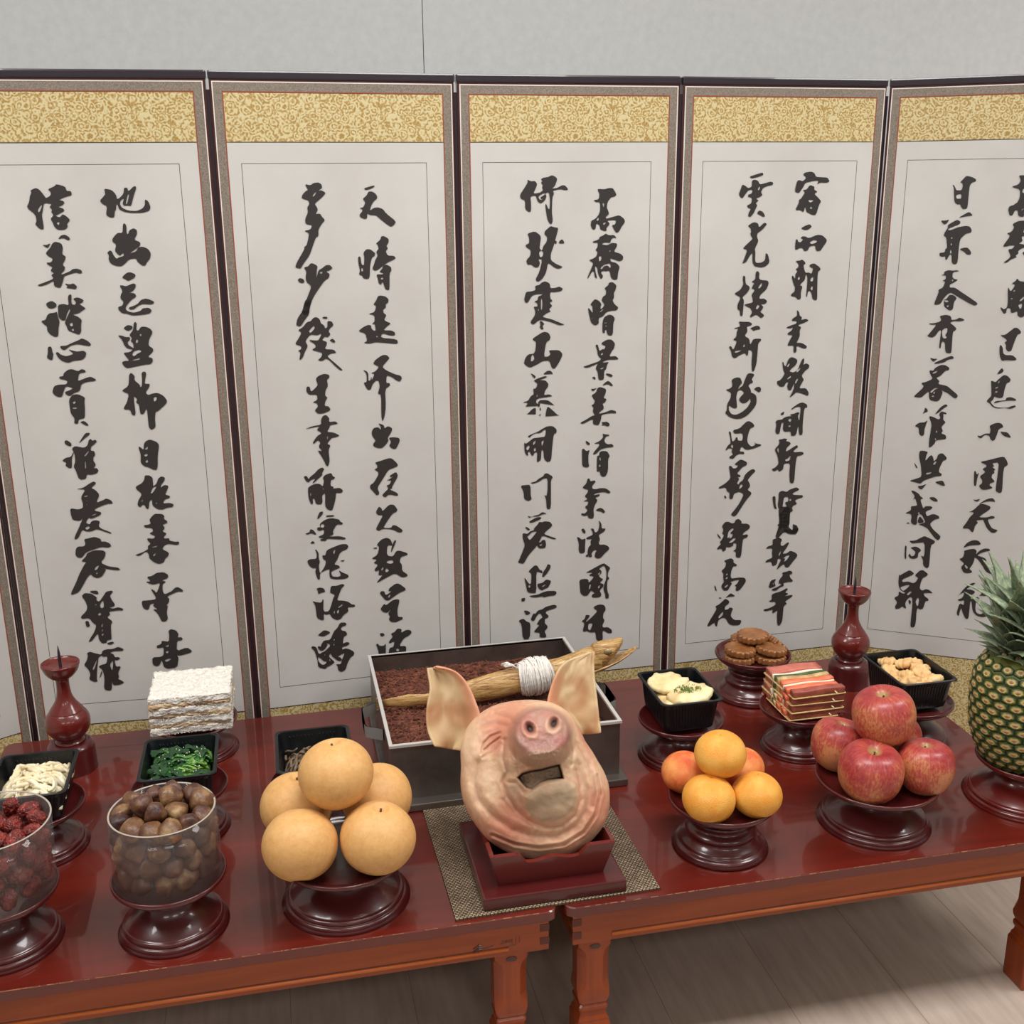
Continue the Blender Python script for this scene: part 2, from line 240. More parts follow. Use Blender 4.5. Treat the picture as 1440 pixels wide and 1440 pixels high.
GLYPHS={
1:"p235,2595 18,8 11,-5 13,-19 5,-10 16,8 3,11 -10,10 24,10 6,7 28,-8 3,-15 14,0 2,-14 -13,-3 -17,-5 -15,-8 14,-2 4,-7 -8,-8 -16,-5 17,-5 4,-8 -15,-8 -18,-8 15,-6 10,11 11,-6 12,-14 -12,-12 1,-12 -11,-8 -23,0 -10,11 -3,14 -6,12 12,12 -7,10 4,8 -8,9 10,10 -25,4 -5,-14 -3,-13 -5,-14 2,-40 -3,-8 -13,4 -11,15 6,9 -1,22 -26,24 11,19 4,18 7,12;h253,2522 -2,8 11,15 6,4 -3,-9 -6,-12;h306,2489 12,2 -5,-13;p475,2599 25,-5 12,-15 2,-16 9,4 15,15 3,19 11,0 2,-13 21,19 8,-5 -14,-31 -10,-31 -13,2 -12,-1 -3,8 7,17 -11,-6 -6,-12 7,-14 20,-9 27,-2 20,8 10,12 1,19 10,-5 7,-21 -5,-12 -23,-7 -38,0 -24,4 -16,9 -3,18 -4,-4 -3,-17 -4,-2 -4,-22 -12,-1 -15,8 7,31 -15,7 -7,11 13,13 8,9;h551,2578 6,2 -11,-33 -5,0;p525,2480 6,3 5,-8 -2,-28 6,0 4,12 15,7 10,-6 0,-14 -12,-19 20,-9 -2,-12 -13,-9 -26,-17 24,7 8,14 16,2 17,-8 8,-16 -5,-18 -11,-11 -7,-12 -10,0 -15,13 -4,13 -23,-3 -17,-16 -13,-8 -20,3 -15,9 -4,15 3,10 -5,11 9,7 6,-2 4,-13 9,-14 9,5 18,5 -2,11 -12,-11 -9,8 -6,10 7,21 -11,8 -1,10 12,14 9,7 16,-1;p502,2299 19,16 12,2 17,-8 -3,-11 -24,-12 -8,6;p492,2272 12,0 9,-4 25,10 9,-3 -1,-11 -12,-14 -15,-4 21,-2 6,-12 -19,-11 -18,-19 -6,-13 11,-9 19,-4 22,6 8,9 21,1 9,-9 -7,-11 -25,-4 -36,-2 -17,7 -17,2 -10,11 -2,11 16,5 5,13 -9,11 1,12 9,14;p514,2194 22,7 13,7 10,12 20,5 26,-12 -7,-10 -33,3 -15,-5 -17,-13 -14,-1;p305,2432 11,13 14,3 13,-9 2,-8 -7,-3 -14,9;p252,2415 13,-1 15,6 -11,-17 -6,3;p259,2387 19,19 7,13 10,6 20,-6 3,-16 -5,-21 11,-7 -3,-12 -11,-16 8,-9 -3,-10 -10,-9 -4,-7 32,12 8,7 14,2 16,-6 1,-9 -7,-3 -15,5 -32,-10 -7,-3 -6,-18 -9,-19 -7,-2 -15,6 1,19 -26,-13 -21,-5 -10,4 29,10 29,11 -7,13 10,5 -11,9 9,12 -15,8 -4,8 15,0 9,12 -15,9;p309,2283 19,-4 11,4 11,-11 -5,-10 -12,2 -20,4 6,5;p239,2216 21,9 15,-11 -2,-11 -16,-6 -13,4;p216,2156 16,3 7,16 9,7 16,1 9,4 1,-18 4,-18 -7,-24 -3,-25 -11,-4 -16,10 -8,13 1,16 -9,6;p279,2210 20,3 16,-6 0,23 2,11 8,5 3,-5 -4,-29 11,-4 6,9 -10,13 16,5 20,-10 -5,-9 -12,-4 10,-8 11,-9 -13,-7 -13,-9 -23,-4 17,-6 14,-13 -5,-17 -2,-25 -8,-10 -16,7 -19,8 -4,18 -5,9 10,20 15,25 -3,5 -11,-19 -8,-23 -15,4 -6,11 1,19;h310,2144 11,5 0,-14 -9,0;h314,2124 9,3 -1,-9 -6,1;p228,2065 12,1 1,-22 3,-3 -5,-22 -7,-1 -12,8 6,19;p269,2067 21,0 17,8 24,9 15,8 18,-10 10,-11 -3,-8 -19,3 -14,4 -16,1 -19,-5 -20,-15 -11,5;p251,2044 9,2 8,-10 18,-6 13,3 13,5 -18,17 17,-6 14,-4 21,3 9,-7 -4,-15 -12,-11 -32,-2 -15,-7 -20,6 -13,12;p253,1958 15,2 2,10 16,12 14,2 20,-9 12,8 10,-3 5,-9 -24,-3 -6,-19 -1,-9 26,10 18,5 19,-12 -8,-5 -23,-1 -22,-7 -8,-26 -21,-6 -15,-11 -12,6 -4,10 19,6 11,6 -17,8 -9,-2 -7,-16 -8,-19 -12,-1 -13,8 -6,11 8,21 16,5 28,0 4,13 -12,4 -14,4;p277,1874 13,17 19,3 24,-13 -4,-15 -1,-26 -4,-34 -12,-3 -10,-2 -3,-15 -14,1 4,19 -11,17 -1,23;h288,1864 8,6 4,-6 -7,-6;h286,1846 15,0 -1,-5 -13,0;p305,1792 16,4 13,-15 -4,-5 -12,6;p490,2123 15,11 16,-4 0,-10 -15,-8 -10,5;p468,2098 14,-1 12,-6 14,0 1,-9 -10,-9 2,-10 12,-9 5,-4 0,18 -8,8 6,11 -9,11 16,18 4,24 6,4 4,-6 -4,-22 7,-4 10,14 16,0 16,-8 7,-13 -15,-24 -5,-22 15,-11 0,-11 -21,-18 16,-6 0,-12 -8,-9 -21,-1 -44,-8 -18,-3 -10,8 -6,13 9,6 18,-1 -12,19 -6,11 21,1 14,9 -21,5 -8,11 -5,19;h542,2099 8,3 -3,-11;h530,2083 7,-4 -5,-11 -5,2;h515,2039 22,7 8,-8 -17,-7 -11,-9 -7,4;h508,2009 28,7 -1,-6 -23,-4;p462,1901 23,14 5,20 2,21 8,8 12,-13 -4,-14 18,-18 1,-10 6,6 3,26 0,21 9,5 8,-6 -7,-24 -3,-15 18,-1 -3,-11 -15,-20 8,-10 17,6 18,1 18,-11 11,-17 -3,-12 -32,-27 -9,-2 -5,-28 0,-29 -16,-10 -8,11 0,27 0,46 -12,-23 -13,-1 -1,36 -10,8 6,12 -11,13 -1,-24 1,-48 -13,1 -5,21 -20,1 -1,7 13,19 10,30 -17,8;h570,1872 10,1 -1,-11 -8,-7 -3,7;p244,1724 8,4 14,-11 1,-11 -7,-2 -14,8;p291,1711 15,22 14,18 16,0 -4,-8 -20,-14;p266,1696 13,9 30,-9 13,9 6,19 8,5 4,-8 12,4 4,-8 -10,-9 -13,-9 -2,-14 12,-2 2,-14 -8,-11 -1,-12 6,-10 -1,-9 -8,-8 12,0 5,-10 -7,-10 -20,-4 -16,2 -4,-17 -24,-2 -8,35 -6,16 8,17 1,30;h322,1684 3,-2 -14,-17 -6,0;h309,1648 -1,-28 -4,-1 2,25;p227,1652 15,11 18,2 10,18 2,-3 -10,-22 -3,-33 -7,-3 -15,10 5,13;p263,1544 26,3 23,15 17,8 8,-8 -21,-17 15,-8 13,-19 -16,-30 24,8 14,7 17,-9 4,-13 -22,1 -42,-16 -4,-8 23,-6 -2,-11 -36,-14 -8,7 -13,-20 14,-8 7,13 16,3 14,-5 -7,-19 10,-11 31,-15 2,-7 -20,9 -30,14 -21,-9 -22,2 -8,8 -20,-35 -13,-2 5,15 14,25 21,41 -12,-11 -25,5 -4,20 0,24 10,0 16,-5 19,5 2,17 -5,24 20,29;h289,1516 13,3 -1,-5 -11,-2;h292,1498 8,1 -3,-4;h292,1484 6,1 -2,-4;h277,1394 15,7 5,-7 -12,-8;h306,1441 19,7 -4,-6 -12,-3;p270,1351 19,3 19,4 21,-9 1,-12 13,1 17,-9 4,-12 -13,-5 -22,5 -26,-7 -31,-10 -17,-21 -15,2 -7,10 4,24 8,9 22,-1 7,10;p498,1691 6,0 12,-13 2,22 8,11 15,6 23,-10 8,-12 -9,-40 -4,-42 -5,-12 -11,1 -17,11 -13,3 -13,14 4,31;h519,1680 13,13 -2,-13;h514,1659 11,6 4,-7 -9,-5;h517,1635 8,7 3,-7 -6,-6;p510,1583 16,-1 11,-9 -1,-27 1,-6 12,9 7,19 12,8 13,-5 -3,-12 -13,-15 -3,-12 14,11 15,-4 -8,-20 -8,-13 18,-7 -3,-8 -17,-3 -9,-16 26,1 13,-7 -5,-10 -21,-1 -15,-7 -19,3 -17,15 1,24 -10,-7 -5,-28 -7,-2 -8,19 -7,-2 -9,-9 -8,10 5,18 16,23 -20,21 1,10 23,11 9,13;h538,1537 11,2 -10,-14 -8,-11 -8,-2 9,18;h489,1488 6,4 -4,-12;h536,1474 8,4 0,-7;p510,1413 10,11 11,10 26,-2 8,-8 -3,-12 12,-9 -2,-8 -17,-5 8,-13 -11,-13 16,-9 -14,-14 5,-6 15,1 1,-10 20,-6 13,1 1,-10 -11,-4 -26,7 -16,-4 -12,-15 25,-16 -5,-14 -11,-8 -7,-16 -19,-5 -18,10 -14,15 0,16 -8,13 -28,-18 -13,5 6,3 23,7 20,11 -1,12 12,8 -10,13 -1,10 23,-4 8,10 -23,12 17,7 -4,14 -24,2 -5,10 17,1 10,4;h509,1305 21,5 -4,-6 -16,-2;h508,1272 14,10 -7,-14;p250,1265 20,19 5,12 27,10 29,-2 11,-8 -6,-21 -17,-19 24,-16 37,-8 6,-7 -4,-4 -26,4 -29,8 9,-6 -11,-16 -7,-10 -17,-6 -16,8 -6,11 -15,-15 -12,-20 -22,-34 -29,-10 -1,8 25,44 13,28 21,35 10,12;h300,1241 14,6 -11,-18 -10,-1;h297,1215 6,4 2,-5 -5,-3;p478,1188 21,3 16,11 27,1 16,-12 -3,-13 -24,-8 15,-5 -2,-5 -10,-3 -3,-27 5,-17 29,12 11,12 12,3 18,-13 -1,-8 -19,3 -42,-18 9,-9 -3,-15 -11,-12 6,0 -7,-29 2,-26 -9,-10 -15,1 -6,20 -8,17 -14,16 19,-3 -17,16 6,10 -15,-1 -6,-19 -8,-5 -14,9 -3,30 25,0 21,1 10,5 -19,41 14,-9 7,-11 11,22 6,19 -25,-7 -19,8 -8,6 19,0;p537,964 10,7 19,-7 8,-16 -5,-14 14,1 5,-9 -7,-5 -15,0 -6,-43 40,13 18,-16 -6,-8 -44,-9 -9,5 6,-14 -9,-40 -47,-1 -8,40 -8,-21 -10,-6 -17,6 1,33 31,-1 12,6 4,34 -24,-4 -3,11 20,7 1,13 27,-7 4,26;h518,901 16,7 -3,-10;h518,879 10,4 3,-7 -8,-4;h510,843 17,7 11,-3 -19,-11;p269,1147 26,0 4,-15 -9,0 -20,8;p237,1128 11,12 24,-4 19,-16 -4,-12 11,-7 22,30 7,9 20,3 4,-6 -13,-14 4,-15 11,-22 -5,-8 -19,-3 16,-5 18,5 18,-8 -3,-8 -13,3 -38,-3 5,-13 -14,-8 18,-18 -2,-8 -5,-8 -3,-51 -1,-8 -16,-1 -3,-11 -17,-1 -9,16 -1,28 -24,-30 -14,-5 7,14 20,28 9,25 -11,9 -12,22 -27,-2 -3,9 23,21 6,18 -5,22;h306,1102 7,2 -1,-27 -11,-2 -3,11;h280,1093 8,0 -5,-7;h287,1051 8,7 5,-8 -10,-5;h293,1002 9,14 -4,-18;h293,983 6,8 -1,-10;h291,969 10,5 -3,-8 -5,-3;p239,1028 11,-1 4,-22 -12,-3 -3,9;p308,933 20,4 6,-6 -13,-7 -12,3;p288,903 16,4 22,-1 20,8 20,-11 -5,-8 -32,2 -16,-5 14,-8 3,-13 12,1 8,-7 -13,-7 -10,3 3,-29 19,1 -14,-27 2,-18 -5,-8 11,-5 11,-12 -20,-7 -22,-1 -3,20 -4,-36 -8,-5 -21,7 8,52 -5,31 -13,14 12,7 19,3 7,30 -19,-1 -1,7 -14,-8 -4,-21 -7,-30 -5,-38 3,-9 -10,-3 -21,12 8,23 -7,22 -13,17 13,18 6,21 -3,9 12,5 18,-8 22,-8;h261,864 3,0 -15,-38 -7,2;h308,843 14,18 -3,-28 -5,-17;p265,792 10,28 3,-5 -10,-23",
2:"p308,2608 19,-5 12,8 18,2 10,-7 2,-12 -16,-10 13,2 15,-9 -13,-14 -17,-13 -12,-10 9,-16 0,-8 -8,-12 16,2 6,-11 11,-12 -12,-12 -14,-20 -1,-24 -9,-3 -10,-23 -17,-41 -20,-24 -14,-21 -7,1 -13,4 9,20 18,27 11,18 -1,6 9,5 7,23 4,20 -17,8 23,4 7,16 -23,3 -1,18 12,23 -2,17 9,12 -4,12 -23,7 3,12 13,13 9,3;h333,2567 6,8 9,7 -6,-12 -7,-6;p263,2277 9,5 12,-5 3,-11 -11,-3 -10,5;p287,2319 16,3 8,10 8,1 18,-10 -3,-13 -3,-21 -1,-10 9,28 15,8 13,10 14,0 10,-11 -11,-8 -14,-4 13,-9 -4,-14 -17,-10 -17,-22 -19,-25 -14,-24 -11,-28 -3,-18 -11,-7 -13,12 12,28 13,31 16,35 -17,15 -3,16 5,22;h342,2299 8,4 4,-4 -7,-5;p517,2591 17,5 20,5 3,-4 -16,-8 -17,-4;p511,2555 16,12 6,13 14,0 14,-9 4,-15 -14,-10 -9,-14 -7,-19 15,10 15,2 19,-7 9,-14 37,-30 -8,-12 -11,-7 -15,9 -28,23 -10,10 -23,1 -9,7 -2,-18 -8,-3 -17,7 -2,9 10,10 2,9 -11,3 15,4 8,17;p552,2397 17,13 4,12 9,2 18,-11 -1,-14 -9,-11 6,-9 -9,-10 7,-16 23,-1 7,-9 -11,-6 -22,-9 -38,-27 -11,0 -7,7 8,16 3,12 11,18 -5,14 10,10 -3,15;p485,2352 9,0 2,-28 9,-4 3,28 -3,18 12,12 14,-1 18,-14 -4,-11 -10,-5 -8,-31 -3,-43 -14,-2 -11,5 -1,7 -13,5 5,15 -5,24;h494,2311 7,0 0,-12 -6,0;p560,2295 12,12 4,11 13,3 16,-9 1,-13 -8,-10 -2,-58 -6,-3 -10,4 -7,25 -5,1 -1,-9 -10,3 -3,20 -5,15 25,-1 1,5;h565,2274 9,1 0,-7 -8,0;p283,2197 8,10 21,-1 -11,-28 -5,-28 -15,-17 -16,-23 -9,-2 -9,6 6,23 19,25;p533,2177 12,16 6,14 9,3 19,-4 12,-11 -2,-12 -10,-6 1,-12 -11,-7 1,-13 11,-8 -10,-16 7,-7 19,-8 -18,-12 -13,-13 30,-1 14,-8 0,-11 -15,-1 -33,11 -7,-17 62,-8 3,-18 -38,5 -48,6 -18,-5 -26,3 15,8 -6,28 -27,9 21,15 18,7 11,-3 0,-11 9,-9 7,1 -2,24 -12,1 12,8 -1,24 -22,5 24,6 7,23;h538,2060 4,4 4,-5 -4,-3;p344,2139 16,1 3,-8 -18,1;p361,2124 16,-2 6,-15 -14,-10 -6,-11 7,-11 -10,-11 -13,3 -10,-13 18,-6 -1,-11 -9,-16 34,-3 9,-13 -21,-1 -15,-9 24,-23 32,-31 -6,-3 -16,12 -34,38 -19,-11 -16,4 15,12 4,14 -8,4 -31,9 17,10 -3,11 -24,17 30,-4 8,1 14,25 -19,-7 -23,5 -21,-24 9,-19 -11,-18 -11,-25 -13,-9 7,31 -10,5 13,6 1,11 -23,8 15,21 12,21 -13,8 20,12 14,17 14,2 10,12 12,3 11,-8 4,-16 12,-8 2,-11 9,4;h300,2099 12,11 2,-11 -17,-17 -6,7;p364,2053 13,6 10,-12 -7,-5;p306,1913 11,10 21,7 19,-5 0,-11 -10,-7 3,-24 -10,-16 -3,-19 9,-8 -9,-14 -4,-17 16,-3 6,-15 -26,-10 -22,-1 -12,14 14,13 -3,13 -17,5 19,8 0,20 -30,1 -9,13 2,18 11,0 4,-21 19,16 8,10;p254,1725 32,10 30,3 1,19 8,15 13,2 10,-13 -2,-15 24,2 11,-10 -32,-4 -3,-11 -10,-14 26,-4 22,-13 -12,-5 -19,-2 -19,-22 11,-5 1,-4 -8,-18 3,-39 -7,-21 -7,1 -8,22 -10,20 -12,22 18,-6 -13,19 8,16 -9,10 -15,-14 -6,4 19,26 19,10 -20,13 14,14 -41,-6;h335,1690 6,3 -5,-15;p523,1958 8,14 27,17 17,0 11,-12 -10,-11 -20,-21 15,-14 33,-17 21,-6 5,-10 -8,-13 -11,4 -22,17 -17,6 -3,-30 13,0 2,-10 -20,-12 0,-67 -6,-37 -9,-21 -4,18 3,87 -13,3 9,27 -3,23 -11,1 -14,-15 -6,-18 -13,-1 -14,29 13,1 0,32 -13,17 20,-12 -1,-32 7,0 5,16 1,-15 12,24 -15,3 18,6 15,16 -13,8;p532,1730 21,-8 3,-14 12,9 17,-9 -2,-13 -17,-24 3,-12 -10,-13 -16,-14 -15,1 -19,9 1,11 10,9 -14,22 0,16 8,13 18,2 9,-12 0,14;p570,1671 17,1 23,-4 3,-12 -16,-31 -14,1 -13,13 9,15;p512,1577 25,6 31,8 12,-3 18,-19 4,-12 -20,-7 -19,-6 -25,-38 -21,-30 9,-24 -12,-7 -11,15 -14,17 2,13 14,7 23,38 -19,15 12,5 0,12;p567,1520 26,15 8,-18 -26,-41 0,-8 -12,-1 34,-19 0,-12 -35,11 -16,-13 -11,10 8,10 18,15 -7,14 12,3 8,16 -21,1 12,3 20,13 -14,-5;p507,1378 13,23 11,-9 2,-13 28,26 19,-2 13,-21 -4,-9 -16,-5 -31,-42 -8,-14 31,-3 6,11 14,-2 26,-22 -4,-8 -12,-1 -25,16 -37,6 -17,-8 -12,8 15,27 17,29 -20,0;p239,1543 12,1 6,-14 6,9 20,14 12,13 15,7 9,-7 -10,-15 1,-8 -21,-17 -12,-11 -8,-1 16,18 -19,-5 -11,-10 -9,8;p253,1497 10,7 17,7 19,-2 10,-12 6,23 -4,12 9,11 24,6 5,-14 9,-5 -6,-7 -11,-1 -3,-24 13,-5 -5,-7 27,2 13,-13 -8,-9 -21,3 -1,-19 -10,-35 -8,-17 -18,9 -7,15 4,51 -13,-11 1,-24 -5,-11 -21,3 -4,22 -7,1 0,-20 -7,-4 -8,25 -1,24;h260,1475 3,2 0,-12 -3,-1;h307,1489 4,4 0,-10;p291,1398 13,1 -1,-10 -16,-17 -7,-2 4,13;p316,1382 29,-1 1,-6 -32,1;p288,1349 18,14 19,6 19,-1 22,-8 0,-6 13,-9 -6,-6 -19,4 -17,-27 3,-14 -23,-6 46,-2 24,-10 -6,-6 -34,5 -34,5 -4,-9 -19,2 -4,7 16,1 -25,9 26,9 1,20 -20,-6 -7,9 3,7 11,-1;h291,1336 2,12 10,1 4,-8 -5,-8;p231,1316 17,4 3,12 11,-3 12,-19 -5,-2 -15,8 -14,-5;p248,1276 10,8 9,-9 -10,-3;p505,1246 19,19 20,6 15,-7 7,-17 2,-11 -20,4 -5,-32 5,-13 20,-4 13,21 13,1 30,-13 3,-8 -28,-6 -6,-20 9,-13 -1,-25 23,-19 -4,-8 -20,-2 -27,21 -28,-12 -28,-13 -17,-9 1,6 24,27 -19,-2 5,24 -14,-7 -6,9 17,19 -20,10 17,11 -24,7 25,13 9,32;h546,1175 19,2 4,-13 -12,-3 -18,6;h534,1134 6,12 10,-13 -12,-7;h518,1140 7,12 4,-5 -7,-11;p576,1258 8,-3 -11,-25 -14,-26 5,27;p489,1233 16,2 1,-5 -9,-1;p232,1205 12,6 24,-1 3,20 -6,17 4,2 9,-16 -1,-22 4,-15 -6,-17 2,-22 3,-8 19,27 6,22 -11,8 -3,17 12,-3 6,21 23,9 35,11 21,-2 7,-10 -8,-12 -18,-5 -11,-10 -8,-21 -15,-21 17,-5 6,-10 -20,-7 -16,-6 2,-20 22,-5 14,5 -9,24 14,-12 23,-12 0,-11 -18,-5 -38,3 -17,8 0,22 2,15 -21,-6 -18,-9 -1,-24 -9,-1 -8,34 6,14 -17,2 -11,12;h333,1232 11,11 -7,-23;p357,1193 22,2 -9,-7;p261,1088 14,3 15,-6 5,-15 -18,-2 -10,-5 -1,15;p314,1075 4,18 23,-2 21,6 10,-6 -14,-13 -12,-29 -8,-19 24,-3 21,-8 13,-13 11,-1 1,-9 -12,-1 -18,2 3,-19 -22,-13 -8,-14 -18,-4 -18,12 -8,18 -14,-3 -10,6 0,-27 -9,0 -18,11 -2,32 -2,26 -11,16 17,-7 19,-4 6,14 3,-2 -4,-50 22,-2 12,28 6,22 10,18 -19,9;h341,1001 20,13 -4,-9 -14,-8;h323,984 5,7 -2,-16 -3,2;h335,983 8,11 1,-12 -6,-9;p509,1040 4,10 14,-1 5,-19 26,16 -15,1 5,13 25,16 14,-1 27,-24 -4,-9 -20,-5 -30,-18 -16,-12 -15,4 -8,12;h541,1025 11,10 -4,-13 -6,-3;p508,975 16,21 8,-8 24,18 18,4 14,-4 -12,-42 1,-31 19,-2 1,-10 -15,-4 -13,-6 -20,4 -9,11 6,13 -8,12 15,23 -17,-19 -18,6;p500,871 15,0 7,-10 -15,-6;p484,825 7,3 7,-11 18,-2 8,11 -2,-47 -3,-29 -27,4 1,39 -4,16;p545,864 17,6 11,14 18,-5 -4,-16 22,11 18,-4 4,-12 -12,-11 -22,-9 -20,-32 29,-2 -1,-25 -4,-27 -55,-1 -14,17 5,35 17,2 6,26 -22,-9 -1,10 17,19;h564,788 4,11 9,-5 -2,-11;p254,891 25,19 14,-3 11,-8 -3,-5 -22,-10 -13,3;p345,935 22,-2 3,-8 -3,-5 -13,-2 -8,-10 6,-8 12,-3 7,-11 -3,-8 -11,-4 -6,-31 12,6 13,-2 2,-7 -8,-6 -22,-5 -1,-11 15,5 15,-6 16,-12 2,-10 -5,-8 -11,-6 -13,-22 -9,-29 -18,-8 -12,10 -1,18 -7,9 21,-2 4,18 5,10 8,18 -12,-4 -18,-9 12,-3 6,-12 -7,-5 -12,4 -12,13 -7,6 -7,17 -6,-12 3,-8 10,-10 8,-12 -9,-7 -13,-7 -9,-2 -7,-9 -29,12 0,29 -5,24 -5,19 -12,14 4,7 14,-4 5,-11 4,-19 6,-3 8,6 10,2 13,11 10,9 0,10 -14,5 6,-8 -13,-18 -13,-6 -12,10 -2,12 6,1 6,-5 2,11 12,16 25,-1 16,35 15,13;h315,864 4,6 2,-5 -4,-5;h313,846 3,4 3,-7 -4,-4;h251,800 10,-9 12,-14 11,-1 -4,-10 -13,-4 -10,9 -7,12;h276,806 2,3 2,-7 -3,-1;h294,785 3,-1 2,-8 -4,-2",
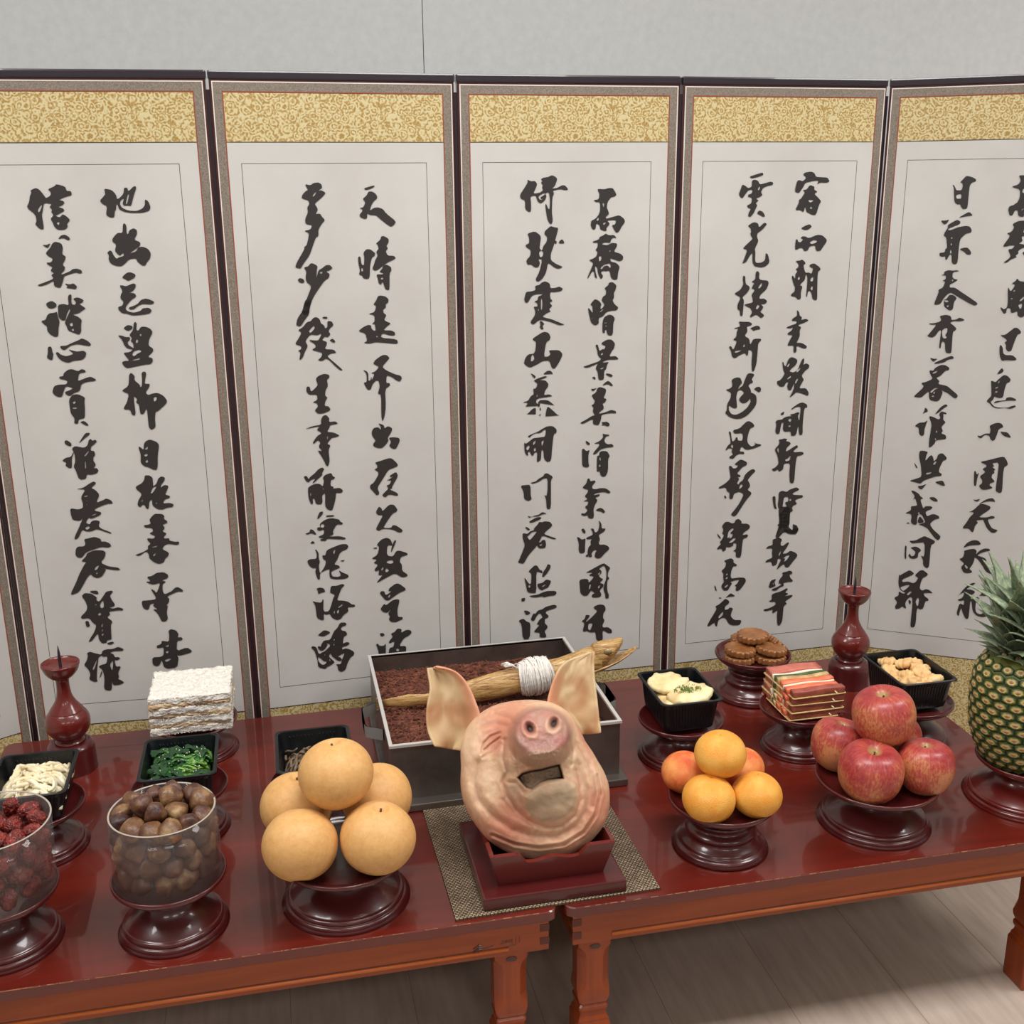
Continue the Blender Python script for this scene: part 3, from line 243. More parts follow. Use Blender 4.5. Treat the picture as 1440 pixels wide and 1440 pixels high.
3:"p233,2562 20,28 11,17 -2,10 15,-7 14,2 9,-11 -7,-18 -9,-17 25,3 14,9 -5,10 4,8 -8,9 6,5 -6,8 9,5 18,2 15,7 14,-6 7,-8 -5,-14 -4,-10 -12,-11 21,3 19,10 12,-2 12,-14 -10,-3 -22,5 -29,-6 6,-10 -7,-14 -2,-54 4,-28 -4,-15 -9,2 -9,17 -8,51 4,5 7,-17 6,-5 2,31 -4,33 -15,-6 6,-9 -6,-15 -16,-12 -12,7 -4,12 -5,11 -20,-4 3,-23 0,-31 -9,-2 -14,11 0,32 -16,5;h303,2556 17,10 12,2 -5,-7 -15,-8 2,-7 9,3 -3,-5 -11,0;p261,2422 29,8 20,-14 4,-10 -4,-24 -2,-14 7,-9 4,2 4,14 13,15 2,19 -11,9 2,12 16,13 7,5 15,-5 15,-2 -6,-22 -7,-24 -6,-21 -11,-28 0,-24 22,-15 27,-11 -17,-7 -17,5 -18,14 -8,4 -7,-35 -15,-24 -17,-11 -11,8 17,31 11,45 -16,2 7,-16 -6,-15 -14,-1 -15,12 -14,-1 -5,17 16,15 2,23 -17,9 -3,10 14,5 0,21;h308,2339 -2,13 8,7 9,-5 -2,-16 -9,-5;p382,2384 5,10 11,5 9,-16;p367,2396 9,-5 -2,-7 -7,-2;p535,2581 25,-2 19,5 15,-1 9,-13 6,-12 -9,-6 -13,-2 -13,-17 -3,-21 7,-14 2,-10 -13,-10 2,-7 30,8 22,5 19,-13 5,-12 -15,-20 -9,-16 -10,-5 -9,11 -10,19 13,1 5,18 -39,-2 14,-12 -15,-17 2,-9 -9,-1 -17,7 -2,14 -13,9 -4,-23 -11,-1 -8,15 2,18 15,6 14,14 6,17 -1,31 -16,0 -10,7 21,3 3,21 -7,10;h554,2526 3,5 4,-5 -3,-14;h532,2471 8,7 0,-10 -8,-5;h557,2454 9,6 2,-5 -9,-7;p516,2388 25,7 3,10 15,5 9,7 13,-7 21,1 10,-12 -15,2 -8,-9 -1,-10 -25,2 -11,-7 23,-4 18,9 21,-3 0,-10 -13,-21 27,-7 12,-11 -2,-14 -14,-4 -22,8 -15,4 4,-13 22,-5 14,-15 -7,-21 -2,-27 -15,-1 -12,9 -4,23 -7,4 -8,-3 -11,3 -11,-6 11,-15 -9,-12 -10,16 -4,14 -2,15 -9,7 2,-21 8,-27 -10,4 -4,23 -7,0 -17,-27 -2,4 15,34 9,21 -19,11 17,5 13,8 5,17 -9,8 9,10 0,17 -17,-1;h543,2334 10,-2 -2,-14 -7,-6 -2,13;h564,2301 23,5 4,-14 -4,-5 -8,10 -15,-1 -11,-14 -4,7;h582,2352 8,3 -4,-8;p290,2228 18,3 7,8 15,5 19,-9 1,-18 21,1 15,5 15,-9 -8,-9 -22,-3 -22,1 1,-25 10,-9 -13,-7 11,-11 -6,-7 -7,-5 7,-11 -13,-3 -20,-14 11,-5 26,-7 30,-13 23,-10 -23,-1 -34,14 -33,9 -15,-1 -21,-17 -13,10 19,26 2,16 -7,18 16,-1 -1,13 -13,7 14,4 2,14 13,5 8,5 -30,-1 -15,-5 -18,-28 -9,4 -4,11 4,14 4,14 20,1 18,5;h313,2176 4,5 2,-20 -2,-25 -4,1;h300,2137 5,5 -1,-11;p308,2094 9,-1 10,-11 -8,-7 5,-13 -9,-1 -7,9 3,9;p279,2026 17,12 28,15 19,-5 9,-17 -5,-13 -13,-5 -10,-57 17,-1 11,10 -7,12 4,3 37,-1 15,-17 -15,-31 -18,-25 -12,4 -9,30 -28,-1 -21,-12 -30,-13 -24,17 5,20 12,16 28,3 5,45 -9,4;h272,1939 2,20 7,9 6,-18 -6,-9;p270,1894 15,-8 7,-6 -4,-9 -7,7;p320,1886 17,14 15,0 10,-14 -13,1;p284,1864 16,8 30,8 9,-4 -21,-8 -11,-4 23,-1 13,-15 -2,-11 -11,-14 -6,-19 21,3 15,-8 -23,-3 -28,-2 -14,-5 -3,-11 7,-10 -6,-11 12,28 25,0 15,-4 27,-24 28,-26 -9,-11 -12,3 -23,23 -17,13 -6,-19 -3,-26 -8,-7 -8,8 -11,0 -12,8 1,34 -16,-6 -19,-20 -15,4 -8,10 14,14 13,18 -24,3 24,5 10,18 13,7 -3,22 11,0 7,18 -11,10;h299,1776 10,-3 -2,-13 -6,-3;h307,1753 5,3 0,-13 -5,2;h305,1728 6,3 -1,-9 -4,1;h294,1802 3,7 2,-5 -2,-6;p566,2211 16,12 2,9 15,2 16,-13 -4,-18 -7,-11 2,-18 -7,-10 9,-15 16,-13 -6,-11 -28,-1 -15,-5 -15,-17 -12,-2 -4,-7 1,-18 -15,-6 -16,11 -8,29 -6,29 8,-4 12,-18 -1,28 -9,6 9,12 9,9 16,-6 11,-14 -4,-11 2,-9 10,9 4,10 -12,15 5,14 12,7 1,18;h552,2125 11,9 -2,-7 -13,-9;h513,2096 5,2 1,-5;p567,2101 19,9 15,-4 10,-13 -7,-16 -1,-48 -16,-1 -7,6 -4,18 -6,-3 0,-11 -10,2 0,42;h568,2078 11,3 -2,-4 -8,-2;h572,2067 7,1 -2,-5 -5,0;p532,1993 10,2 4,-15 4,-11 11,7 8,-1 6,13 -16,6 -2,7 23,12 19,-1 14,-16 -4,-19 -9,-10 -11,-22 27,2 12,-11 -4,-4 -39,2 -19,-7 -4,-5 27,3 -8,-13 -3,-15 -8,-7 -1,-34 -14,-3 -9,5 -3,29 -8,12 2,11 10,11 -46,-17 -20,5 27,8 39,11 11,11 -10,6 -6,11 -2,17;h554,1956 9,7 1,-8 -8,-3;h553,1900 15,5 -2,-6 -11,-3;p520,1866 10,3 6,-9 -6,-4;p577,1880 21,-4 9,-8 -9,-5 -20,10;p561,1831 18,16 11,2 18,-19 -8,-3 -14,10;p515,1821 14,-1 13,4 -17,-15;p519,1795 18,10 7,19 12,2 23,-9 -2,-17 -9,-19 14,-4 -8,-15 -10,-3 6,-12 -1,-11 -16,-11 -4,-7 31,6 20,8 21,-6 1,-10 -18,3 -27,-2 -16,-4 -2,-19 -7,-18 -6,-4 -20,5 0,23 -42,-20 -12,6 23,10 27,16 12,1 -10,16 4,16 -10,10 11,4 4,13 -8,11;p561,1684 12,0 12,1 12,-12 -8,-9 -16,7 -12,0 6,6;p257,1643 23,10 19,6 19,11 19,9 23,0 16,-14 0,-14 -12,-6 -6,-54 -4,-53 -15,-6 -15,15 -2,35 -8,4 -2,-42 -14,-10 -3,7 2,35 -10,0 -8,-15 -7,5 -6,15 -8,-3 2,-15 -9,4 -6,16 -2,36 8,-6 15,10 14,11 19,1 13,1 17,1 4,28 -7,1 -16,-13 -19,1 -15,-7 -10,-10;h251,1596 9,10 6,-2 -2,-11 -8,-9;h280,1617 11,9 -2,-12 -9,-9;h314,1619 10,5 -2,-11 -6,-15;h283,1592 8,3 0,-13 -8,-2;p227,1443 25,1 13,0 4,-13 0,-32 5,-16 -15,-7 -17,10 -2,31;p267,1452 24,4 11,11 20,9 3,9 12,3 25,-17 -9,-15 0,-39 0,-75 -8,-7 -10,5 -2,39 -8,20 10,-8 4,27 0,49 -17,-1 -16,-11 -27,-8;p255,1316 16,-7 15,5 16,2 15,11 20,-9 -20,-1 -19,-10 -24,5 -11,-7;p262,1290 28,15 21,1 2,-8 -35,-13 -13,0;p245,1267 8,1 13,-11 -4,-5 -9,4;p282,1260 16,15 6,11 13,-3 8,4 24,-4 10,-14 -6,-10 -20,-15 -10,-11 26,-12 29,-12 -13,-3 -48,22 -10,-22 -12,-19 -5,-7 -32,-34 -20,-35 -14,5 -4,0 -5,5 4,8 15,35 10,27 -9,29 0,24 20,-6 11,11 16,3;h254,1226 20,19 22,2 -18,-22 -14,-15 -11,17;p297,1199 12,-1 8,10 12,-1 4,-19 -4,-16 -24,0 -10,11;h305,1186 12,8 -2,-8 -7,-4;p529,1597 26,10 15,15 -4,15 12,-4 16,-2 0,-5 -12,-1 -8,-15 4,-12 12,-7 16,2 8,-11 -4,-3 -27,-1 -24,-6 -19,-18 -14,-1 10,16 15,15 4,13;p496,1612 8,-4 12,-10 -6,-6 -10,5;p481,1577 7,3 12,-12 14,5 -6,-21 1,-35 4,-12 -12,-5 -18,7 -1,35;p544,1546 9,1 2,14 12,5 20,-3 12,-21 -8,-11 1,-51 -10,-21 -12,-2 -10,8 -4,18 -6,-4 -6,4;h554,1537 5,4 1,-16 -5,4;h552,1506 6,6 2,-10 -6,-2;p484,1418 18,17 3,19 10,0 2,-12 18,3 6,-5 -16,-18 2,-12 14,-3 20,4 24,-3 20,-17 -8,-6 -20,9 -35,-3 -12,-9 28,4 0,-8 -20,-7 12,-10 -12,-20 -6,-19 3,-28 -6,-12 -18,5 -4,13 -10,-4 -16,6 0,8 14,-3 14,13 -14,15 13,9 2,15 -22,0 20,10 -14,11 12,15 4,12 -16,5;p542,1319 16,9 14,-5 11,-15 -8,-5 -12,9 -16,3;p481,1242 10,2 9,-13 -2,-10 -10,5;p502,1203 30,11 -4,15 -7,12 12,0 7,-19 12,5 7,24 -4,26 12,-19 1,-20 18,-1 -6,-12 -16,-9 -8,-5 6,-21 -6,-12 4,-10 21,0 18,-10 4,-12 -22,-19 -16,-17 -14,-1 -12,9 4,20 8,8 -15,1 -11,-15 4,-13 -12,-3 -9,17 4,28 12,11 -4,13 8,11 -24,0;p462,1210 10,-3 12,-11 16,5 -2,-27 0,-36 -22,-1 -6,19 2,24;p500,1127 11,4 0,-11 -6,-1;p501,1051 16,7 28,14 33,15 12,-8 19,-16 -10,-16 -2,-20 8,-9 -10,-12 1,-42 8,-21 -2,-16 -14,3 0,18 -9,22 4,25 8,20 1,33 -10,30 -24,-15 12,-9 0,-12 -12,-8 8,-11 13,-7 -16,-15 16,-6 0,-12 -16,-16 8,-17 -3,-12 -25,-1 -14,4 2,12 12,4 -17,14 -8,-12 -8,-10 -16,0 -14,13 -3,29 -2,30 18,4 19,-3 4,-17 14,15 8,12 -25,6 21,11;h552,1039 14,13 -4,-14;h518,996 8,4 -4,-21 -6,-3;h555,985 10,7 -2,-12 -6,-4;p505,830 19,15 24,23 6,10 -14,10 -1,10 21,7 20,-3 8,-8 3,-17 -10,-12 -2,-21 8,-14 -10,-20 3,-11 22,0 17,-14 1,-15 -17,1 -25,18 2,-48 -14,-3 -15,8 -4,37 -19,-2 -20,10 -8,-3 -9,3 8,37 -14,8 16,11 2,17 20,-4 -8,-14 -8,-8;h516,824 20,-1 -12,-33 -10,9;p266,1085 19,17 12,-5 8,-17 12,-5 0,-12 -12,7 -14,3 0,-92 -14,-1 -24,6 -6,33 -7,34 7,-9 14,-22 8,0 2,45 -13,9;h257,1015 8,3 2,-8 -7,-6;p315,1051 6,20 12,15 6,17 14,-7 -4,-16 -16,-23 -12,-11;p295,1020 22,2 16,14 20,-7 -1,-10 -11,-20 -12,-3 -12,-7 -12,5 -8,13;h315,1008 16,8 -2,-6 -12,-7;p259,970 38,2 16,7 24,6 36,-3 5,-11 -9,-9 -24,0 -22,-5 -6,6 -28,-3 -20,4;p227,962 18,1 -4,-15 -12,-1;p237,909 20,-6 10,-11 -20,-7;p266,863 11,28 10,-3 10,14 20,4 12,9 36,7 12,-5 0,-10 -20,-5 -24,-6 -2,-10 12,-10 -2,-10 -14,-3 0,-21 12,-13 -2,-11 -12,-11 8,-20 0,-9 -29,3 2,21 -28,5 18,21 8,8 -12,5 10,16 7,8 8,3 -4,13 -8,9 -12,-11 -13,-24;p214,865 22,7 12,-14 18,-8 -4,-73 -30,3 -4,67",
4:"p290,2621 28,8 26,7 5,-9 -23,-8 -29,-5;p248,2555 6,15 7,22 13,-5 12,-9 16,5 -1,23 11,4 15,-5 8,-14 23,5 22,6 12,-5 -2,-8 -20,-3 -19,-7 -10,-16 8,-12 -13,-8 -11,-2 -1,-5 10,-4 -13,-12 8,-6 -7,-15 -7,-16 -14,-15 -9,5 2,13 9,14 -13,4 -5,9 19,8 1,21 -16,3 -2,8 17,5 1,15 -17,-3 -11,-13 -12,-17 -9,4;h327,2570 5,15 6,-4 -5,-11;p329,2482 8,12 16,-5 12,-17 -7,-4 -16,8;p292,2436 25,14 19,-5 5,-17 22,20 12,-7 -18,-20 -22,-15 -1,-13 8,-16 -15,-30 4,-14 0,-31 6,-10 23,1 15,10 0,27 10,-5 10,-32 -18,-16 -19,-3 -28,5 -10,16 -2,38 -9,-10 -16,-27 -17,-5 7,15 13,38 -19,5 7,9 15,13 18,15 -12,16 3,13 -3,12;p517,2628 9,7 27,3 14,-7 6,-13 27,-2 24,-1 10,-15 -13,-5 -27,2 -13,-8 5,15 -23,-1 -34,-7 -7,-15 -17,-24 -16,4 -3,10 8,34 11,1 12,-5 16,14;p519,2568 19,3 11,17 21,-7 -1,-12 16,-7 -15,-8 21,-17 12,-12 -8,-12 -11,-41 -19,2 -13,7 -11,4 -6,22 -6,-24 -14,10 -23,-1 15,29 -2,10 11,6 15,24;h545,2529 8,3 7,-2 8,2 -1,-7 -12,-5;h555,2500 5,6 7,-6 -6,-5;p522,2423 18,9 19,6 11,-10 -17,-12 -17,0;p503,2381 8,-2 2,-9 12,-2 11,12 -12,4 4,7 15,0 16,-8 35,13 23,-2 21,-16 1,-10 -18,-24 -5,-10 -18,-2 -6,9 -3,14 -23,-3 -9,-17 -14,-2 -8,13 -16,0 -5,-5 -10,-2 -3,11;h563,2366 16,10 20,-2 -7,-9 -19,-5;p507,2296 19,1 10,4 14,-11 1,-7 -8,-4 6,-21 6,-10 14,1 12,-6 7,21 -17,8 0,8 19,5 25,-16 6,-9 -13,-12 3,-62 3,-46 -9,-3 -13,7 -5,22 -9,10 -8,-3 -2,-21 -5,2 2,41 -1,38 -8,11 -3,-24 -13,-12 -7,-9 12,-4 -6,-24 2,-25 -12,-5 -12,13 -22,4 3,8 13,9 1,18 -7,10 -11,32 5,4 11,-15 0,21 10,11 -11,7 12,7 1,13;h521,2227 8,9 3,-12 -8,-4;h577,2222 13,12 1,-19 -11,-3;h580,2183 5,11 6,0 -1,-18;p273,2064 21,-2 25,-1 14,-8 -5,-7 -19,-4 5,-20 -13,-17 22,-12 5,-25 9,14 2,7 11,3 24,-1 2,-7 -13,-11 0,-32 -3,-54 -10,-30 -8,3 -4,35 2,47 -18,8 -1,-22 -6,-5 -6,13 -21,-6 -25,-15 -12,9 -5,22 -11,18 10,3 10,-18 11,25 3,12 -18,6 15,10 1,22 7,12 -19,-1 2,3 25,6;h297,1965 8,9 0,-9 -4,-7;h261,1945 18,3 15,1 -15,-8 -15,-3;p323,2034 28,11 14,-4 5,-12 -18,-1 -13,-5 -4,7;p526,2102 11,-10 3,-14 12,-8 -5,-10 23,4 13,-7 -23,-10 -20,-5 -4,-5 15,-6 -7,-14 3,-19 -8,-21 -6,-9 24,-1 25,-15 -3,-9 -12,0 -33,14 2,-27 -10,-3 -4,7 0,24 -28,-1 3,11 11,21 7,11 -24,2 2,8 15,8 7,14 -8,-3 -13,-1 -11,4 22,8 23,6 1,11 -24,1 6,10 19,10;p475,1892 5,0 5,-15 7,-4 10,29 13,9 25,-10 3,-12 -8,-14 -19,-14 -7,-10 20,-5 18,10 8,22 9,21 8,4 2,-11 -4,-17 13,7 15,-8 -1,-13 -16,-10 -11,-14 -3,-9 11,-14 -9,-14 -11,-22 32,0 14,-21 -3,-13 -25,11 -29,9 -15,-14 -16,-10 18,35 2,30 -14,-33 -12,1 -7,15 5,22 -12,-7 -7,-14 -20,1 -13,15 2,9 11,2 10,10 11,18 -9,15;h496,1873 11,14 2,-7 -7,-11;h501,1822 17,13 1,-9 -16,-8;h545,1819 8,0 -12,-22 -3,8;h539,1853 14,7 7,7 -3,-11 -13,-11;p270,1619 29,5 19,18 12,10 12,1 16,-10 8,-11 -5,-6 -14,-5 -7,-22 -4,-26 5,-15 15,-14 15,4 4,8 -13,10 17,-11 20,-4 3,-5 -26,-9 -32,-6 -16,3 -9,10 -8,2 -7,-20 20,-1 3,-12 -22,4 -16,-7 -11,-14 -18,5 1,7 16,8 -9,12 4,12 -16,4 -8,-7 -8,-1 11,20 12,7 -4,30 -6,15 1,8 8,-6 3,-21 5,-19 12,7 3,11 8,-1 1,-13 20,-3 3,18 -5,16 -35,-2;h263,1551 8,9 4,-11 -3,-8;p283,1472 16,13 11,7 16,-5 15,-9 -1,-13 -16,-5 -12,-11 -15,-18 17,-7 0,-7 -14,-1 10,-7 -11,-20 9,-5 3,8 16,10 7,23 23,19 16,3 9,-10 -16,-14 -19,-22 9,-12 5,-16 -12,-15 19,-13 -1,-9 -19,-20 -23,-34 -19,-30 -13,-7 -15,10 19,22 19,25 18,38 -21,13 -24,-6 -6,-25 -15,3 1,28 -12,4 -7,20 -30,-5 -2,7 29,14 23,21 -5,27 -6,27 12,-1 7,-11 14,-1 11,12;h312,1373 4,11 12,-1 -4,-11 -13,-9;h283,1405 9,4 -1,-4;p244,1337 5,5 7,-12 -6,-3;p529,1695 29,19 20,5 21,-10 3,-14 -14,1 -3,-70 3,-45 -12,-2 -5,6 -6,39 -7,-45 -23,-1 -3,21 -26,-2 -11,10 2,32 -10,-3 -5,-45 -12,-1 -9,10 4,33 -5,8 6,9 24,1 6,7 17,5 21,0 -11,8 18,1 20,7 6,-6 -7,-11 8,-23 2,22 2,38 -17,3 -27,-12;h516,1647 10,7 7,-6 -6,-11;h520,1623 10,3 0,-8 -8,-1;p480,1676 18,10 -3,-15 -10,-1;p479,1566 16,1 8,3 17,-4 -8,-9 17,-3 8,-9 -19,-17 -3,-16 16,7 20,12 15,7 5,-10 -15,-10 -8,-11 45,0 7,-10 -14,-6 -18,-1 -4,-35 -1,-83 -20,1 -5,42 1,46 -29,0 -2,-25 -18,-10 -5,12 -18,-9 -13,11 16,6 16,15 -7,35 -13,23 -1,8 17,18 2,11;h474,1523 7,11 2,-27;h513,1478 12,3 14,15 -3,-23 -18,-3;p466,1320 14,1 3,-39 7,-20 -13,5 -8,32;p494,1336 16,7 21,-8 11,9 17,5 16,4 17,-11 -32,-13 0,-8 30,-4 16,-1 3,-10 -22,-4 -16,-7 13,-17 -20,-6 -4,-12 7,-10 -16,-9 3,-44 -5,-19 22,-18 -2,32 13,-9 14,-21 -7,-20 -33,3 -26,14 -24,-26 -16,2 10,35 8,39 -9,34 17,5 7,15 14,7 -12,20 17,3 -2,20 -20,1 -3,-27 -2,-27 -17,3 -5,18 2,27;h545,1301 6,5 5,-8 -8,-5;h515,1228 12,7 -2,-8 -8,-5;h518,1216 8,1 -2,-6 -5,0;h515,1198 10,3 -2,-5;p219,1177 8,-7 11,-14 -2,-6 -10,11;p240,1207 15,18 16,-1 15,-9 12,3 3,11 14,5 15,-13 -1,-10 28,-2 13,-11 -3,-13 -24,-14 -7,-12 20,3 8,-5 -7,-11 -16,-3 -3,-27 -3,-56 -15,-1 -10,7 1,20 -15,7 14,5 1,28 -15,1 1,-12 -20,-6 -13,5 -1,-16 -14,-5 -5,15 -22,-4 4,11 15,13 -8,8 13,15 6,15 -9,9 6,15;h271,1181 18,14 8,-5 -19,-18 16,-5 -7,-15 -12,-3 8,11 -16,-11;h276,1133 23,18 9,-5 -16,-15 -14,-2;p257,1051 18,6 15,3 12,-9 -1,-12 17,-10 -2,-8 -14,2 -8,-16 -3,-28 5,-12 37,2 25,-4 7,-15 -13,-21 -12,-15 -12,-7 -11,5 4,16 -9,7 10,5 12,19 -25,-2 -20,-6 12,-5 -15,-23 -4,-8 -20,0 -12,20 4,11 8,8 -5,20 1,20 -11,12 18,16 3,20;h270,989 6,6 2,-8 -8,-4;h269,973 8,6 2,-9 -10,-3;h265,933 16,11 0,-8 -12,-9;p217,944 6,-3 8,-23 -7,1;p241,887 14,-4 -4,-3 -8,2;p271,882 16,12 8,7 21,-14 -3,-3 -21,1;p226,847 18,7 16,14 12,10 19,-13 -2,-12 -16,-10 -3,-17 16,1 10,9 15,-8 -7,-13 -4,-21 18,-20 32,-3 2,-9 -7,-14 -34,2 -17,8 -18,31 -17,1 -16,-10 -5,-29 -8,7 -3,15 -26,-16 -9,3 14,28 15,23 13,25;h242,796 16,19 8,4 -3,-17 -16,-14;p497,1273 55,-4 1,-48 -2,-36 -14,-14 17,-8 19,-1 1,22 12,1 12,-19 -3,-14 -19,-7 -29,5 -18,11 -5,19 -12,-7 -17,-29 -2,4 14,33 -11,11 10,5;p478,1128 20,4 10,3 16,-11 -8,-16 5,-12 9,-1 20,14 8,-2 -11,-22 -19,-26 21,0 16,11 26,-11 12,-15 -26,-30 -16,-21 -15,3 -7,17 -24,-18 -10,-9 9,25 11,24 -17,5 -3,-28 -20,-6 -6,21 -12,1 -17,-3 6,12 27,8 -4,22 1,22 -31,-1 9,11 23,4;h511,1060 11,16 -3,-16 -7,-12;h533,1038 16,11 17,2 -15,-23 -13,-7 6,16;p519,925 3,16 16,19 -5,13 21,2 12,4 14,-6 2,-11 -14,-2 5,-15 14,-14 -4,-6 -22,2 -20,-4 5,-13 -21,-6 -16,-13 -17,2 -5,7 25,7 25,12;p473,911 4,18 6,12 24,6 -9,-16 9,-17 -16,-5 -11,-3;h490,924 4,8 3,-13;p476,845 16,7 -3,23 16,6 17,3 21,6 16,9 7,-7 -14,-13 19,-8 -22,-10 38,4 4,-7 -24,-14 -12,-9 11,-9 -16,-11 -1,-29 -1,-42 -12,-20 -11,5 -5,51 3,21 -20,-15 -7,7 5,12 -33,-5 -13,4 2,6 27,3 29,14 -5,13 -17,1;p231,1791 11,0 10,5 6,7 0,10 -4,14 6,6 10,3 8,2 14,-3 4,-8 5,-13 -8,-9 -6,-8 -2,-10 9,10 10,4 5,14 7,20 6,14 11,4 19,-5 1,-6 -11,-15 7,-10 -2,-6 -10,-1 -8,-9 12,-17 1,-12 14,-5 12,-11 2,-33 -14,-21 -23,-24 -26,-12 -26,-1 -27,9 -23,19 8,11 0,26 15,24 0,23 -16,7;h281,1779 15,8 18,-14 -16,-15 -8,-14 14,-14 15,-1 15,9 4,11 4,-6 1,-10 -12,-22 -25,-19 -26,-10 -20,5 -12,16 -1,17 3,3 11,-9 13,-4 10,2 -3,24 -3,19;p355,1785 11,9 14,0 7,-8 -2,-12 -8,-3 -10,7;p250,2176 24,13 12,21 -4,19 1,15 4,-1 5,-2 2,-21 4,-11 14,-7 2,-11 -12,-17 -19,-15 9,-12 -2,-36 -1,-24 -6,-3 -6,7 -1,17 -11,4 0,21 13,26 -26,13;p320,2219 17,10 -1,24 7,9 10,-9 -1,-21 8,-7 31,-3 5,-12 -10,-24 -22,-17 -6,-11 1,-7 21,0 14,-10 -9,-12 -21,1 14,-11 -7,-14 -7,-5 20,-15 -7,-8 -8,-3 -20,16 -23,-12 -6,4 11,17 -11,18 -8,2 -18,10 6,3 19,3 12,3 -3,18 -5,12 13,17 -4,6 -10,0 5,14 7,8;h349,2194 16,22 2,-12 -10,-12;h344,2113 8,16 10,-6 -10,-14",
